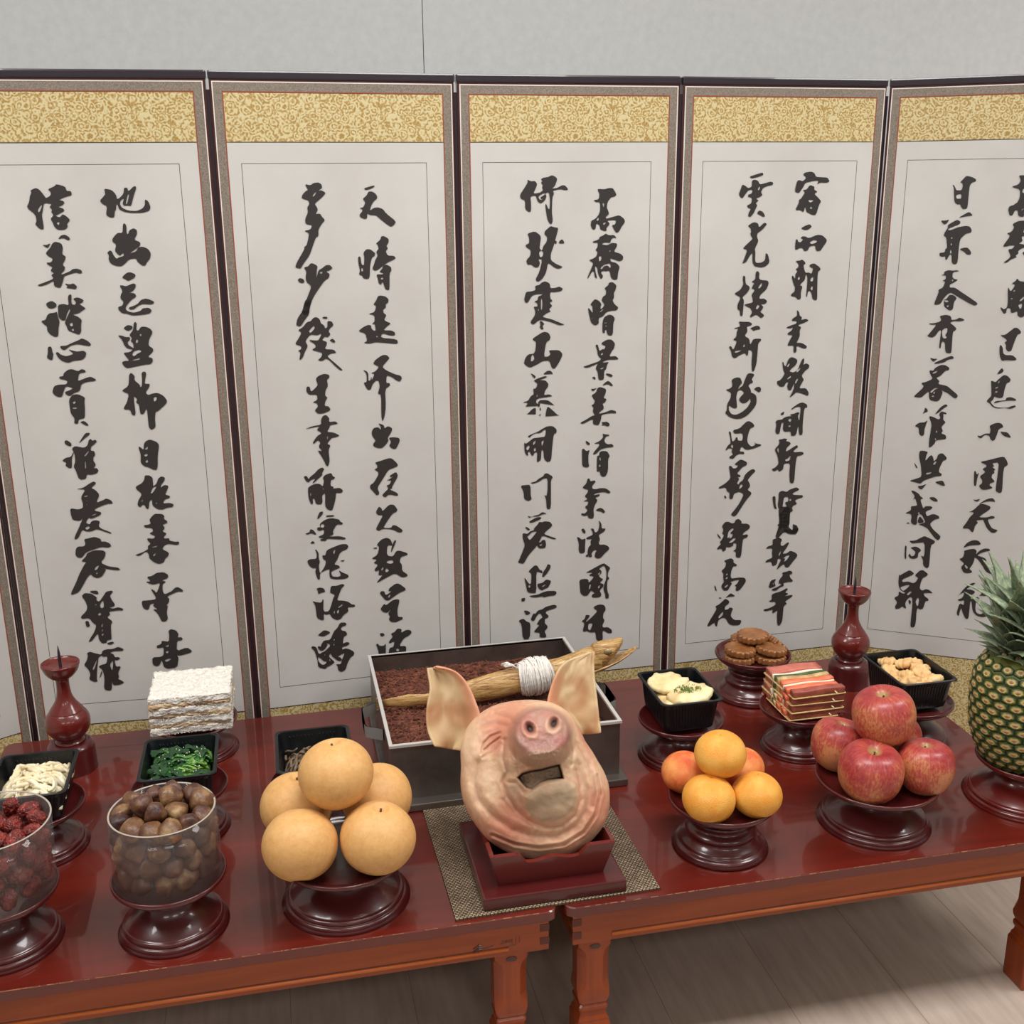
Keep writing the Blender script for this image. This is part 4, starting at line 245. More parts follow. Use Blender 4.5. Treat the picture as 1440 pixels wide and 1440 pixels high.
5:"p269,2582 5,0 7,-11 4,-9 20,0 2,17 -3,11 -8,1 11,14 9,11 20,-4 17,-9 0,-8 -15,-5 -6,-12 0,-33 0,-47 -4,-7 -13,0 -7,9 -5,10 -9,-2 -12,9 -5,35 -2,19;h287,2545 18,4 1,-19 -16,0 -4,7;p302,2457 18,12 20,12 16,-15 -22,-2;p239,2447 18,0 13,4 -9,-16 -8,-3 -9,7;p265,2429 19,13 15,8 12,-6 0,-10 -22,-9 -16,-7 -6,-7 12,-1 26,12 29,5 14,-3 9,-14 -4,-10 -16,-2 -18,-19 -3,-14 -1,-24 1,-51 -4,-11 -10,-1 -8,6 -3,30 -7,3 -10,-23 -5,2 -1,14 -11,-4 -11,5 -1,11 20,2 0,13 7,4 -7,41 -11,7 4,14 10,17;h281,2382 5,3 3,-6 -4,-3;h283,2357 3,5 3,-9 -4,-2;h284,2320 0,14 5,-2 1,-12;p320,2338 14,5 15,0 14,-18 -2,-9 -13,0 -14,13 -12,5;p258,2235 12,3 0,11 15,6 17,-2 13,2 12,-3 -25,-5 0,-20 9,-7 14,-2 -16,-12 -14,-7 1,-13 19,1 21,-14 35,-22 37,-25 -10,-9 -14,4 -53,29 -28,17 -10,-4 -15,-18 -11,-25 -21,-4 -3,6 13,44 -2,11 17,9 6,25 -12,1 13,7 -1,15;h301,2218 7,0 -5,-9;p280,2124 -2,11 11,7 8,16 17,-1 13,-12 -10,-16 -1,-29 -13,-5 -21,15;h280,2140 14,-5 3,-7 -10,0 -8,5;h291,2114 7,4 1,-9 -6,0;p504,2615 19,1 19,-3 14,-14 -12,-6 -5,-13 -8,-13 -7,-3 -1,-14 26,0 15,-30 20,-3 17,-17 -1,-19 -10,-20 -13,6 -6,27 -23,7 -11,-14 3,-26 -13,0 -10,6 -2,17 -10,3 -7,-21 -11,0 -7,22 3,13 14,4 8,7 5,2 7,20 -3,30 -28,8 0,3 21,7 7,15;h527,2487 9,7 0,-3 -7,-7;p475,2349 24,41 -15,9 17,5 8,17 -8,13 21,12 19,1 26,-3 8,-17 -30,-13 -2,-13 22,-4 -14,-8 -13,-2 7,-17 -14,-10 20,-3 20,-10 -19,-2 -12,-5 -8,-10 3,-7 -11,-10 8,-4 -23,-10 -11,-12 -15,-1 19,16 6,10 -13,26 16,2 8,13 -16,0 -18,-5;p548,2326 6,4 8,-14 -6,-3;p227,2041 24,2 23,8 2,9 -8,12 23,6 17,-3 6,-10 -1,-7 20,2 11,9 23,-10 -20,-6 -23,1 -15,-7 16,-11 12,-12 -5,-9 -8,-4 3,-82 -4,-6 -14,1 -6,7 -5,36 -12,4 -2,-30 -6,2 0,20 2,51 -7,3 -14,-26 -13,-7 -18,6 6,8 27,40 -20,-2;h282,2014 11,11 10,0 0,-18 -7,-11 9,-10 -8,-4 -9,3;p246,1902 18,-4 13,2 -14,-13 -5,1;p264,1881 24,13 23,12 19,8 11,-11 -26,-6 -11,-11 -22,-6 -13,-2;p249,1851 16,-2 5,12 20,13 17,1 18,-10 -1,-11 -13,-2 -17,-23 -16,-8 14,-13 -4,-13 34,-5 18,-14 29,-23 -5,-13 -9,0 -27,20 -29,12 11,-9 -10,-34 -13,-7 -25,5 -5,15 -2,22 -13,-12 -15,-17 -29,2 5,8 33,37 -15,14 20,6 20,11 3,7 -10,14;h260,1840 22,12 -6,-11 -10,-4;h259,1761 16,17 20,1 -17,-6 -12,-16;h272,1758 5,7 3,-7 -5,-4;h267,1744 7,4 4,-5 -7,-3;p522,2205 14,12 5,10 8,-10 17,-3 19,4 -4,-21 -10,-21 14,-13 9,-21 -3,-31 -10,-32 -12,-4 -12,7 -2,18 -17,-8 -7,2 -2,15 -13,3 -2,-22 -8,-2 -14,20 1,6 12,-9 11,7 0,28 -4,32 -1,22 11,-19 9,14 5,14;h530,2177 5,5 5,-1 -5,-7;h525,2148 5,3 3,-4 -4,-3;h554,2124 15,7 0,-17 -5,-7;h558,2141 14,18 2,-10 -12,-11;p503,2003 18,2 18,17 12,12 12,0 14,-14 -1,-9 -10,-2 -7,-22 -7,-32 -3,-14 -13,-2 -8,12 0,14 -7,10 9,6 -7,9 -14,8;p504,1962 7,1 7,-13 2,-17 9,-9 27,1 17,-14 -4,-7 -37,0 -13,-4 -11,21;p506,1846 10,18 7,8 8,-11 -10,-11;p487,1820 18,-7 8,11 18,20 14,-2 15,-14 -3,-12 -11,-4 -5,-26 -2,-33 -13,-4 -12,3 -8,3 -4,-15 -9,-8 15,-17 17,-5 37,2 9,6 16,5 4,-5 -19,-11 -20,3 -33,-4 -17,7 -12,14 -10,5 1,7 10,12 4,7 -6,47;h512,1810 8,13 -2,-13;h505,1790 11,7 1,-5 -10,-6;h506,1775 9,4 1,-7 -8,-2;p505,1729 11,8 23,3 11,3 1,9 16,4 22,-8 -2,-7 -22,1 -32,-6 -20,-8;p286,1667 20,33 19,14 9,-7 -14,-10 -19,-20;p246,1695 11,-7 1,-11 -9,-2 -10,-7 6,13;p212,1615 17,15 21,2 11,11 -4,-17 -5,-23 1,-23 -9,-7 -11,8 -4,28;p264,1660 14,-1 26,-12 6,8 -7,15 8,13 21,-6 -1,-6 -12,2 2,-11 0,-14 11,-10 -9,-12 -6,-10 8,-16 -7,-10 19,-6 4,-17 -23,-4 -17,-4 -4,-14 -11,-14 -10,-5 -2,29 3,38 1,34;h299,1602 5,-5 -4,-6 -3,3;h296,1568 5,-1 0,-7 -3,-2;p241,1509 16,3 18,-5 -6,-14 -2,-23 5,4 11,17 7,4 7,-9 4,-17 11,12 2,16 10,8 10,0 17,-17 -4,-10 -10,-3 -11,-31 -2,-20 13,-6 -1,-10 -21,-3 -23,-10 -24,-12 -11,-15 -20,5 -27,4 33,14 16,9 -7,46 -11,38;h299,1455 4,12 10,5 -7,-18;h274,1417 24,6 -5,-8 -15,-6;p222,1461 16,-20 1,-8 -6,4;p312,1379 19,8 14,1 11,-21 -12,-1;p247,1358 16,2 19,10 -11,-16 -7,-11 -11,4;p221,1335 12,1 22,-12 5,-9 15,-11 -12,-3 3,-13 13,-29 4,12 20,3 12,-4 -6,-10 -12,-5 -10,-9 9,-19 17,12 14,1 16,-7 2,-11 -16,-4 -13,-13 -6,-12 16,-22 31,-25 -1,-12 -8,-9 -15,11 -20,25 -12,15 -23,10 -14,1 24,12 3,4 -17,30 -11,3 -6,-12 1,-36 -12,-3 -13,9 1,32 -6,7 -22,0 24,16 -3,17 19,4 7,3 -12,32 -8,-12 7,20;h258,1240 4,5 3,-9 -5,-2;h259,1200 7,28 20,-23 -5,-7 -14,-5;p213,1188 11,7 6,-6;p297,1312 20,3 14,-12 0,-8 -13,1 -16,8;p458,1590 12,-2 16,11 10,2 9,-1 1,19 -6,14 19,12 13,3 13,-3 9,-14 -18,-9 -3,-20 -7,-27 -8,-4 -9,7 -5,14 -14,3 -9,-6 -6,-10 -12,3;p542,1612 14,-1 15,-1 15,-18 -4,-4 -18,5 -10,5;p481,1480 37,12 32,12 18,4 10,-11 9,-19 -6,-9 -7,-3 -2,-30 5,-76 -9,-8 -16,8 -1,17 1,57 0,49 -26,-5 10,-13 -8,-4 14,-9 -6,-6 4,-9 -9,-6 -1,-15 16,-16 -18,-8 -3,-9 15,-9 -10,-6 -20,-6 -14,1 -11,15 12,12 -1,13 -12,15 22,20 -15,12 16,11 -4,9 -14,5;p461,1439 6,1 6,-16 8,12 -5,-27 -1,-34 -9,1;p468,1317 13,-1 16,7 -9,-14 -10,1;p490,1295 25,24 19,9 11,1 12,-15 -21,1 -21,-4;p457,1261 11,5 10,9 12,16 9,9 17,1 24,-9 -2,-12 -24,-21 -16,-17 31,2 20,9 12,-4 -4,-7 -24,-5 10,-22 12,-17 24,-5 -12,-13 -14,0 -19,18 -13,26 -5,10 -27,-7 10,-9 -11,-12 -4,-30 -7,-1 -12,15 -27,-3 17,31 9,22 15,19 -7,4;p233,1112 26,4 17,12 17,12 19,-7 26,-11 -3,-12 -13,-8 2,-82 -2,-20 -9,-4 -14,12 -2,24 -12,19 16,-5 -4,66 -26,-5 -25,-6;p218,1090 8,-3 0,-26 3,-32 -8,1;p241,1082 21,8 18,-8 6,-9 -11,-11 0,-21 -12,-8 -18,1 -10,11 6,11 7,-13 12,5 4,17 -12,10;p193,846 19,13 -2,20 19,-10 11,5 -23,10 -9,20 -3,20 1,33 7,-6 7,-9 -10,11 18,14 19,14 20,-13 -9,-10 -15,-9 -23,-15 1,-12 25,6 19,-6 11,6 9,21 -16,9 20,26 14,2 21,-16 -8,-11 -13,-8 -6,-21 -3,-29 12,-9 15,10 15,-4 14,-13 -20,0 -18,-4 5,-12 18,-12 0,-9 -12,-1 -6,-36 -12,-7 -12,8 -2,-23 2,-37 -3,-30 -9,-5 -9,3 -1,46 1,54 -4,37 -12,-1 -11,-18 -4,-13 7,-22 -7,-1 -10,9 -11,-12 -16,-4 -3,12 8,20;h214,896 9,7 18,8 12,2 -6,-13 -15,-16 -6,-1;h283,838 6,21 8,-7 -1,-29 -5,-5;h244,869 13,16 8,-4 -15,-18;p254,845 11,-5 -2,-19 -8,10;p451,1102 13,25 24,14 20,-1 12,-14 -10,-5 -31,-5 -16,-7;p440,1051 15,9 3,20 -2,10 18,8 21,5 11,-8 -3,-18 13,19 17,12 20,1 5,-9 -21,-6 -16,-9 -13,-11 21,-4 17,-8 4,-28 23,-17 24,1 -8,-17 -17,-4 -22,9 -17,27 -20,25 -14,7 1,-12 -5,-21 -11,-21 12,-8 -1,-8 -17,-4 -15,2 -13,23 13,17 -15,12;h467,1030 12,-13 -5,-7 -10,13;p451,882 17,31 15,22 20,16 12,0 -5,-7 -19,-14 -10,-12 18,2 18,-7 -3,-9 -9,-7 -2,-21 10,4 14,9 9,-3 -1,-10 -10,-9 0,-29 5,-19 15,-7 12,4 -2,22 11,-11 17,-4 -4,-13 -19,-10 -25,3 -19,18 -9,48 -5,-5 1,-37 0,-36 -5,-8 -8,4 -12,21 -8,24 -4,-13 -3,-27 -8,9 -1,12 6,34 6,5 12,-7 1,24 -17,-6 -13,3 22,13 5,25 -14,-6;p533,896 10,7 -1,20 11,4 9,-25 -1,-5 -18,0",
}
# ---------------------------------------------------------------- room
XA, XB, YA, YB, ZC = -2.9, 3.7, -3.4, 2.42, 2.4
struct(obj('floor', bbox(XA, XB, YA, YB, -.05, 0), M['floor']))
bm = bmesh.new()
for i in range(-14, 18): box(bm, i*.2+.1585, i*.2+.1595, YA, YB, -.001, .0002)
fl = bpy.data.objects['floor']; sm = obj('plank_joint', bm, M['seam'], fl); sm['kind'] = 'stuff'
struct(obj('ceiling', bbox(XA, XB, YA, YB, ZC, ZC+.05), mat('white_ceiling', (222, 222, 218), .9)))
# back wall papered in drops with a fine butt joint between them (x = -0.17)
sx_ = .3475
wb = struct(obj('wall_back', bbox(XA, XB, YB+.004, YB+.06, 0, ZC), mat('joint_backing_grey', (96, 96, 94), .9)))  # darker grey backing that shows in the joints
for a, b in ((XA, sx_-1.85), (sx_-1.848, sx_-.0016), (sx_, sx_+1.85), (sx_+1.852, XB)):
    obj('wallpaper_drop', bbox(a, b, YB, YB+.006, 0, ZC), M['wallpaper'], wb)
struct(obj('wall_left', bbox(XA-.05, XA, YA, YB, 0, ZC), M['wallpaper']))
struct(obj('wall_right', bbox(XB, XB+.05, YA, YB, 0, ZC), M['wallpaper']))
struct(obj('wall_front', bbox(XA, XB, YA-.05, YA, 0, ZC), M['wallpaper']))
emi = mat('lamp_diffuser', (255, 250, 240), .5); bsdf(emi).inputs['Emission Color'].default_value = (1, .97, .93, 1); bsdf(emi).inputs['Emission Strength'].default_value = 1.2
for i, (lx, ly) in enumerate(LAMPS):
    t = thing('ceiling_light', 'flat rectangular white ceiling light', 'ceiling light', (lx, ly, ZC), 0, 'ceiling lights')
    bm = bmesh.new()
    for a in ((-.5, .5, -.3, -.28), (-.5, .5, .28, .3), (-.5, -.48, -.28, .28), (.48, .5, -.28, .28)): box(bm, *a, -.05, 0)
    obj('frame', bm, M['whiteline'], t); obj('diffuser', bbox(-.48, .48, -.28, .28, -.045, -.03), emi, t)
# ---------------------------------------------------------------- folding screen
def PT(x, y): return Vector((x, y))
HX = [PT(-.4961, 2.1049), PT(-.0736, 2.0858), PT(.3576, 2.1069), PT(.7868, 2.1059), PT(1.2184, 2.1164), PT(1.5834, 1.8889)]
d0 = (PT(-.4961, 2.1049)-PT(-.5509, 2.0748)).normalized(); HX.insert(0, HX[0]-d0*.43)
scr = thing('folding_screen', 'tall folding screen of calligraphy panels standing behind the tables', 'folding screen', (.35, 2.1, 0))
def chaikin(P):
    out = []
    n = len(P)
    for i in range(n):
        a, b = P[i], P[(i+1) % n]; out += [(a[0]*.8+b[0]*.2, a[1]*.8+b[1]*.2), (a[0]*.2+b[0]*.8, a[1]*.2+b[1]*.8)]
    return out
def glyph_mesh(s):
    bm = bmesh.new(); cur = []
    def flush():
        if not cur: return
        pl = [[Vector((x, z, 0)) for x, z in p] for p in cur]
        tris = tessellate_polygon(pl); V = [bm.verts.new((p.x, -.0006, p.y)) for q in pl for p in q]
        for t in tris:
            try: bm.faces.new([V[i] for i in t])
            except ValueError: pass
    for tok in s.split(';'):
        n = [tuple(map(int, q.split(','))) for q in tok[1:].split(' ')]
        P = [n[0]]
        for d in n[1:]: P.append((P[-1][0]+d[0], P[-1][1]+d[1]))
        P = chaikin([(x/2000, z/2000) for x, z in P])
        if tok[0] == 'h': cur.append(P)
        else: flush(); cur = [P]
    flush(); return bm
WB = 'abcdef'
for k in range(6):
    a, b = HX[k], HX[k+1]; W = (b-a).length; ang = atan2(b.y-a.y, b.x-a.x)
    ang_o = bpy.data.objects.new('screen_panel', None)
    # board of the panel is the part itself; everything mounted on it is a sub-part
    bm = bmesh.new(); box(bm, .0030, W-.0030, 0, .018, .012, 1.478)
    bmesh.ops.bevel(bm, geom=list(bm.edges), offset=.0015, segments=1, affect='EDGES')
    bpy.data.objects.remove(ang_o)
    p = obj('screen_panel', bm, M['screenwood'], scr)
    p.location = (a.x-.35, a.y-2.1, 0); p.rotation_euler = (0, 0, ang)
    bm = bbox(.0016, W-.0016, -.0022, .021, 1.4765, 1.491, bev=.003); obj('top_cap', bm, M['screencap'], p)
    for xx in (.03, W-.05): obj('foot', bbox(xx, xx+.02, .002, .016, 0, .0125), M['screencap'], p)
    def flat(name, x0, x1, z0, z1, y, m): return obj(name, bbox(x0, x1, -y, .001, z0, z1), m, p)
    def ring(name, x0, x1, z0, z1, t, y, m):
        bm = bmesh.new()
        for q in ((x0, x1, z1-t, z1), (x0, x1, z0, z0+t), (x0, x0+t, z0+t, z1-t), (x1-t, x1, z0+t, z1-t)): box(bm, q[0], q[1], -y, .001, q[2], q[3])
        return obj(name, bm, m, p)
    ring('piping', .0070, W-.0070, .018, 1.4735, .0018, .0017, M['whiteline'])
    ring('silk_border', .0088, W-.0088, .0198, 1.4717, .0142, .0013, M['greyfab'])
    ring('red_edging', .0230, W-.0230, .034, 1.4575, .0020, .0015, M['redline'])
    flat('brocade_band', .0250, W-.0250, 1.3750, 1.4549, .0011, M['gold'])
    flat('brocade_band', .0250, W-.0250, .0366, .2995, .0011, M['gold'])
    flat('paper_sheet', .0250, W-.0250, .3, 1.3746, .0014, M['paper'])
    flat('ruled_line', .0250, W-.0250, 1.3737, 1.3750, .0018, M['line'])
    flat('ruled_line', .0250, W-.0250, .2992, .3003, .0018, M['line'])
    fx0, fx1 = ((.0470, W-.057))
    ring('ruled_frame', fx0, fx1, .343, 1.3393, .0007, .0017, M['line'])
    if k > 0:
        g = glyph_mesh(GLYPHS[k]); o = obj('calligraphy', g, M['ink'], p, recalc=False); o.location = (0, -.0019, 0)
        me = o.data
        for f in me.polygons:
            pass
# brass-free hinge straps, near-black to paint the shadow gap between panels
for k in range(1, 6):
    h = HX[k]
    o = obj('hinge_shade_strip', bbox(-.0035, .0035, .004, .016, .03, 1.46), M['screencap'], scr); o.location = (h.x-.35, h.y-2.1, 0)
# ---------------------------------------------------------------- tables
def leg_mesh(h, w):
    # profile (z, half width, chamfer) from floor up
    pr = [(0, .5, .03), (.004, .52, .05), (.075, .52, .05), (.081, .47, .05), (.084, .47, .05), (.090, .41, .05), (.096, .40, .05), (.102, .45, .05), (.107, .45, .05), (.110, .40, .05), (.113, .43, .05), (.119, .47, .05), (.126, .49, .06), (.140, .50, .20), (.15, .485, .24), (.195, .485, .24), (.208, .5, .20), (.216, .5, .05), (h, .5, .05)]
    L = []
    for z, hw, ch in pr:
        a = hw*w; c = ch*w
        L.append([(a-c, -a, z), (a, -a+c, z), (a, a-c, z), (a-c, a, z), (-a+c, a, z), (-a, a-c, z), (-a, -a+c, z), (-a+c, -a, z)])
    return loft(L)
def table(name, x0, x1, label, fr_off):
    y0, y1 = 1.335, 2.06
    t = thing('low_table', label, 'table', ((x0+x1)/2, (y0+y1)/2, 0)); ox, oy = (x0+x1)/2, (y0+y1)/2
    def part(n, a, m, bev=.0012):
        o = obj(n, bbox(a[0]-ox, a[1]-ox, a[2]-oy, a[3]-oy, a[4], a[5], bev=bev), m, t); return o
    L_ = [[(x, y, z) for x, y in rrect((x1-x0)/2-i_, (y1-y0)/2-i_, .016, 6)] for i_, z in ((.0015, T-.017), (0, T-.0155), (0, T-.0015), (.0015, T))]
    obj('tabletop', loft(L_), M['tabletop'], t)
    # worn pale line along the front arris
    e = .012
    ax0, ax1, ay0, ay1 = x0+e, x1-e, y0+.008, y1-.008
    zt, zb = T-.017, T-.069
    part('apron', (ax0, ax1, ay0, ay0+.018, zb, zt), M['apron']); part('apron', (ax0, ax1, ay1-.018, ay1, zb, zt), M['apron'])
    part('apron', (ax0+.001, ax0+.019, ay0+.018, ay1-.018, zb, zt), M['leg']); part('apron', (ax1-.019, ax1-.001, ay0+.018, ay1-.018, zb, zt), M['leg'])
    bm = bmesh.new(); tube(bm, [(ax0+.06-ox, ay0-oy, zb+.010), (ax1-.06-ox, ay0-oy, zb+.010)], .0028, 8); obj('bead_moulding', bm, mat('bright_orange_lacquer', (186, 92, 30), .4, coat=.2), t, True); obj('dark_groove', bbox(ax0+.06-ox, ax1-.06-ox, ay0-.0004-oy, ay0+.001-oy, zb+.0138, zb+.0150), M['screenwood'], t)
    for s, xx in ((0, ax0), (1, ax1)):
        for q in range(2):
            zz = zt-.008-q*.022
            a = (xx-.0008, xx+.0135) if s == 0 else (xx-.0135, xx+.0008)
            part('joint_finger', (a[0], a[1], ay0-.0006, ay0+.017, zz-.0125, zz), M['endgrain'], .0006)
    me = None
    for lx in (ax0+.0355, ax1-.055):
        for ly in (ay0+.028, ay1-.028):
            if me is None: o = obj('leg', leg_mesh(zt, .050), M['leg'], t); me = o.data
            else: o = bpy.data.objects.new('leg', me); C.objects.link(o); o.parent = t
            o.location = (lx-ox, ly-oy, 0)
            if ly < y0+.1:
                k = obj('carved_notch', lathe([(0, .0006), (.0075, .0006), (.0075, 0), (0, 0)], 16), M['screenwood'], o)
                k.rotation_euler = (pi/2, 0, 0); k.location = (0, -.0253, .2165); k.scale = (1.1, .55, 1)
    return t
tl = table('l', -.538, .350, 'low red-lacquered table on the left, under the pears and chestnuts', 0)
tr = table('r', .362, 1.243, 'low red-lacquered table on the right, under the apples and pineapple', 0)
# small engraved tree mark and faint scratched characters on the left apron
ox, oy = (-.538+.350)/2, (1.335+2.06)/2
bm = bmesh.new(); yf = 1.3428-oy
def stroke(pts, r=.0006): tube(bm, [(x-ox, yf, z) for x, z in pts], r, 5, flat=1.0)
mx_, mz_ = .234, .2445
stroke([(mx_, mz_+.007), (mx_, mz_-.009)], .0011)
for q in (.004, .0, -.003): stroke([(mx_-.008, mz_+q-.003), (mx_, mz_+q+.002), (mx_+.007, mz_+q)], .0008)
stroke([(mx_+.007, mz_-.001), (mx_+.022, mz_+.0015)], .0006)
for q in ((.032, .002, .042, .006), (.033, .007, .05, .007), (.036, .004, .049, .004), (.049, .000, .049, .008), (.055, .0, .055, .010), (.060, .0, .060, .011), (.044, -.003, .056, -.002)): stroke([(mx_+q[0], mz_+q[1]), (mx_+q[2], mz_+q[3])], .00045)
o = obj('engraved_mark', bm, M['screenwood'], tl)
# worn chips along the front edges of the tops
bm = bmesh.new(); random.seed(3)
for _ in range(120):
    x = random.uniform(-.53, .33); l_ = random.uniform(.002, .014); w_ = random.uniform(.00002, .00022); box(bm, x-ox, x+l_-ox, 1.3352-w_-oy, 1.3356+w_-oy, T-.0008-w_, T+.00005)
obj('worn_edge', bm, mat('bare_wood', (176, 118, 82), .7), tl)['kind'] = 'stuff'
bm = bmesh.new(); ox2 = (.362+1.243)/2
for _ in range(120):
    x = random.uniform(.37, 1.22); l_ = random.uniform(.002, .014); w_ = random.uniform(.00002, .00022); box(bm, x-ox2, x+l_-ox2, 1.3352-w_-oy, 1.3356+w_-oy, T-.0008-w_, T+.00005)
obj('worn_edge', bm, bpy.data.materials['bare_wood'], tr)['kind'] = 'stuff'
# ---------------------------------------------------------------- offering stands
def stand(loc, label, rb=.072, rd=.078, h=.072, ringed=False, m='lacquer', group='lacquered offering stands'):
    t = thing('offering_stand', label, 'offering stand', (loc[0], loc[1], T), 0, group)
    if ringed:
        foot = [(0, 0), (1, 0), (1.03, .05), (1.02, .10), (.97, .13), (.93, .15), (.90, .20), (.86, .23), (.80, .28), (.76, .33), (.78, .38), (.80, .42), (.76, .47), (.68, .52), (.66, .56), (.70, .62), (.71, .66), (.64, .70), (.60, .76), (.62, .80), (0, .80)]
    else:
        foot = [(0, 0), (.99, 0), (1.01, .03), (1.01, .09), (.985, .12), (.955, .13), (.965, .15), (.96, .19), (.93, .22), (.91, .225), (.86, .27), (.74, .36), (.60, .46), (.52, .56), (.49, .66), (.52, .76), (0, .77)]
    foot = [(r*rb, z*h) for r, z in foot]
    dish = [(0, .74*h), (rb*.50, .74*h), (rd*.66, .79*h), (rd*.86, .88*h), (rd*.97, .97*h), (rd, 1.03*h), (rd*.99, 1.07*h), (rd*.96, 1.07*h), (rd*.88, .99*h), (rd*.70, .94*h), (0, .93*h)]
    obj('foot', lathe(smoothprof(foot, 2), 64), M[m], t, True); obj('dish', lathe(smoothprof(dish, 2), 64), M[m], t, True)
    return t
def anglefix(o):
    pass
st_apple = stand((.912, 1.450), 'dark red lacquered stand holding the apples', .0854, .0975, .075)
st_orange = stand((.641, 1.441), 'dark ringed lacquered stand holding the oranges', .070, .0834, .080, True)
st_pear = stand((.055, 1.438), 'dark red lacquered stand holding the big pears', .0881, .0945, .074)
st_chest = stand((-.188, 1.428), 'dark red lacquered stand under the clear cup of chestnuts', .0721, .0787, .080)
st_juj = stand((-.414, 1.442), 'dark red lacquered stand under the clear cup of jujubes', .0721, .0787, .080)
st_F = stand((-.412, 1.68), 'dark red lacquered stand under the tray of white sprouts', .072, .0775, .072)
st_G = stand((-.192, 1.685), 'dark red lacquered stand under the tray of green spinach', .072, .0775, .072)
st_H = stand((-.183, 1.955), 'dark red lacquered stand under the white rice cakes', .072, .0775, .060)
st_I = stand((.025, 1.662), 'dark red lacquered stand under the tray of brown ferns', .068, .0745, .068)
st_J = stand((.6815, 1.7284), 'dark red lacquered stand under the tray of green-topped pancakes', .072, .0773, .072)
st_K = stand((.9134, 1.9372), 'dark ringed lacquered stand holding the fluted honey cookies', .068, .0760, .086, True)
st_L = stand((.905, 1.7076), 'dark red lacquered stand holding the layered skewers', .0650, .0746, .078)
st_M = stand((1.124, 1.700), 'dark red lacquered stand under the tray of fried pieces', .070, .0775, .072)
st_N = stand((1.1933, 1.4617), 'reddish lacquered stand with a narrow cup holding the pineapple', .0885, .079, .070, m='lacquer2')
# ---------------------------------------------------------------- clear cups with chestnuts and jujubes
def cup(loc, label, r0, r1, z0, z1):
    t = thing('clear_cup', label, 'cup', (loc[0], loc[1], T+z0), 0, 'clear cups'); h = z1-z0; e = .0022
    bm = lathe([(0, .001), (r0, .001), (r1, h), (r1-e, h), (r0-e, .0012), (r0-e-.001, .0012)], 96); obj('wall', bm, M['acryl'], t, True)
    bm = lathe([(r1-e, h-.0002), (r1+.0002, h-.0002), (r1+.0002, h+.0008), (r1-e, h+.0008), (r1-e, h-.0002)], 96)
    obj('rim', bm, mat('pale_cup_edge', (176, 166, 154), .25), t, True)
    return t
cup((-.188, 1.428), 'clear cup filled with brown chestnuts', .0742, .0712, .084, .185)
cup((-.414, 1.442), 'clear cup filled with dark red jujubes', .0762, .0800, .084, .188)
def pack(n, R, rad, z0, zmax, seed, heap=.02):
    random.seed(seed); P = []
    for ly in range(4):
        for q in range(12):
            r = random.uniform(*rad); a = 2*pi*(q+.5*(ly % 2)+random.uniform(-.15, .15))/12; P.append(((R-r)*cos(a), (R-r)*sin(a), z0+r*.9+ly*rad[0]*1.62, r))
    for _ in range(n):
        best = None; r = random.uniform(*rad)
        for _t in range(140):
            a = random.uniform(0, 2*pi); q = (R-r)*sqrt(random.random()); x, y = q*cos(a), q*sin(a); z = z0+r
            for (X, Y, Z, s) in P:
                d2 = (x-X)**2+(y-Y)**2; m_ = (r+s)*.92
                if d2 < m_*m_: z = max(z, Z+sqrt(m_*m_-d2))
            if best is None or z < best[2]: best = (x, y, z, r)
        if best[2]+best[3] > zmax+heap*(1-(best[0]**2+best[1]**2)/(R*R)): continue
        P.append(best)
    return P
def nut_mesh(seed):
    bm = bmesh.new(); bmesh.ops.create_icosphere(bm, subdivisions=3, radius=1)
    for v in bm.verts:
        c = v.co; k = 1+.16*nz(c, 1.3, seed); tip = max(0, c.z)**5*.30
        v.co = Vector((c.x*k, c.y*k*.86, c.z*.86*k+tip)) if c.z > -.5 else Vector((c.x*k, c.y*k*.86, -.5-(abs(c.z)-.5)*.35))
    return bm
nutm = []
for s in range(4):
    me = bpy.data.meshes.new('chestnut'); b_ = nut_mesh(s); b_.to_mesh(me); b_.free(); me.materials.append(M['chestnut']); me.polygons.foreach_set('use_smooth', [True]*len(me.polygons)); nutm.append(me)
for i, (x, y, z, r) in enumerate(pack(60, .0718, (.0155, .0205), T+.088, T+.190, 5, .030)):
    o = bpy.data.objects.new('chestnut', nutm[i % 4]); C.objects.link(o); o.location = (-.188+x, 1.428+y, z); o.scale = (r,)*3
    o.rotation_euler = (random.uniform(0, 6), random.uniform(0, 6), random.uniform(0, 6)); tag(o, 'glossy brown chestnut in the clear cup', 'chestnut', 'chestnuts in the clear cup')
jm = []
for s in range(4):
    bm = bmesh.new(); bmesh.ops.create_icosphere(bm, subdivisions=4, radius=1)
    for v in bm.verts:
        c = v.co.copy(); q = Vector((c.x*2.6, c.y*2.6, c.z*1.1)); k = 1-.42*abs(nz(q, 1.5, s+9))-.22*abs(nz(q, 3.2, s))
        v.co = Vector((c.x*k*.80, c.y*k*.80, c.z*(k*.5+.55)))
    me = bpy.data.meshes.new('jujube'); bm.to_mesh(me); bm.free(); me.materials.append(M['jujube']); me.polygons.foreach_set('use_smooth', [True]*len(me.polygons)); jm.append(me)
for i, (x, y, z, r) in enumerate(pack(80, .0765, (.0150, .0185), T+.088, T+.178, 11, .010)):
    o = bpy.data.objects.new('jujube', jm[i % 4]); C.objects.link(o); o.location = (-.414+x, 1.442+y, z); o.scale = (r,)*3
    o.rotation_euler = (random.uniform(0, 6), random.uniform(0, 6), random.uniform(0, 6)); tag(o, 'wrinkled dark red dried jujube in the clear cup', 'jujube', 'jujubes in the clear cup')
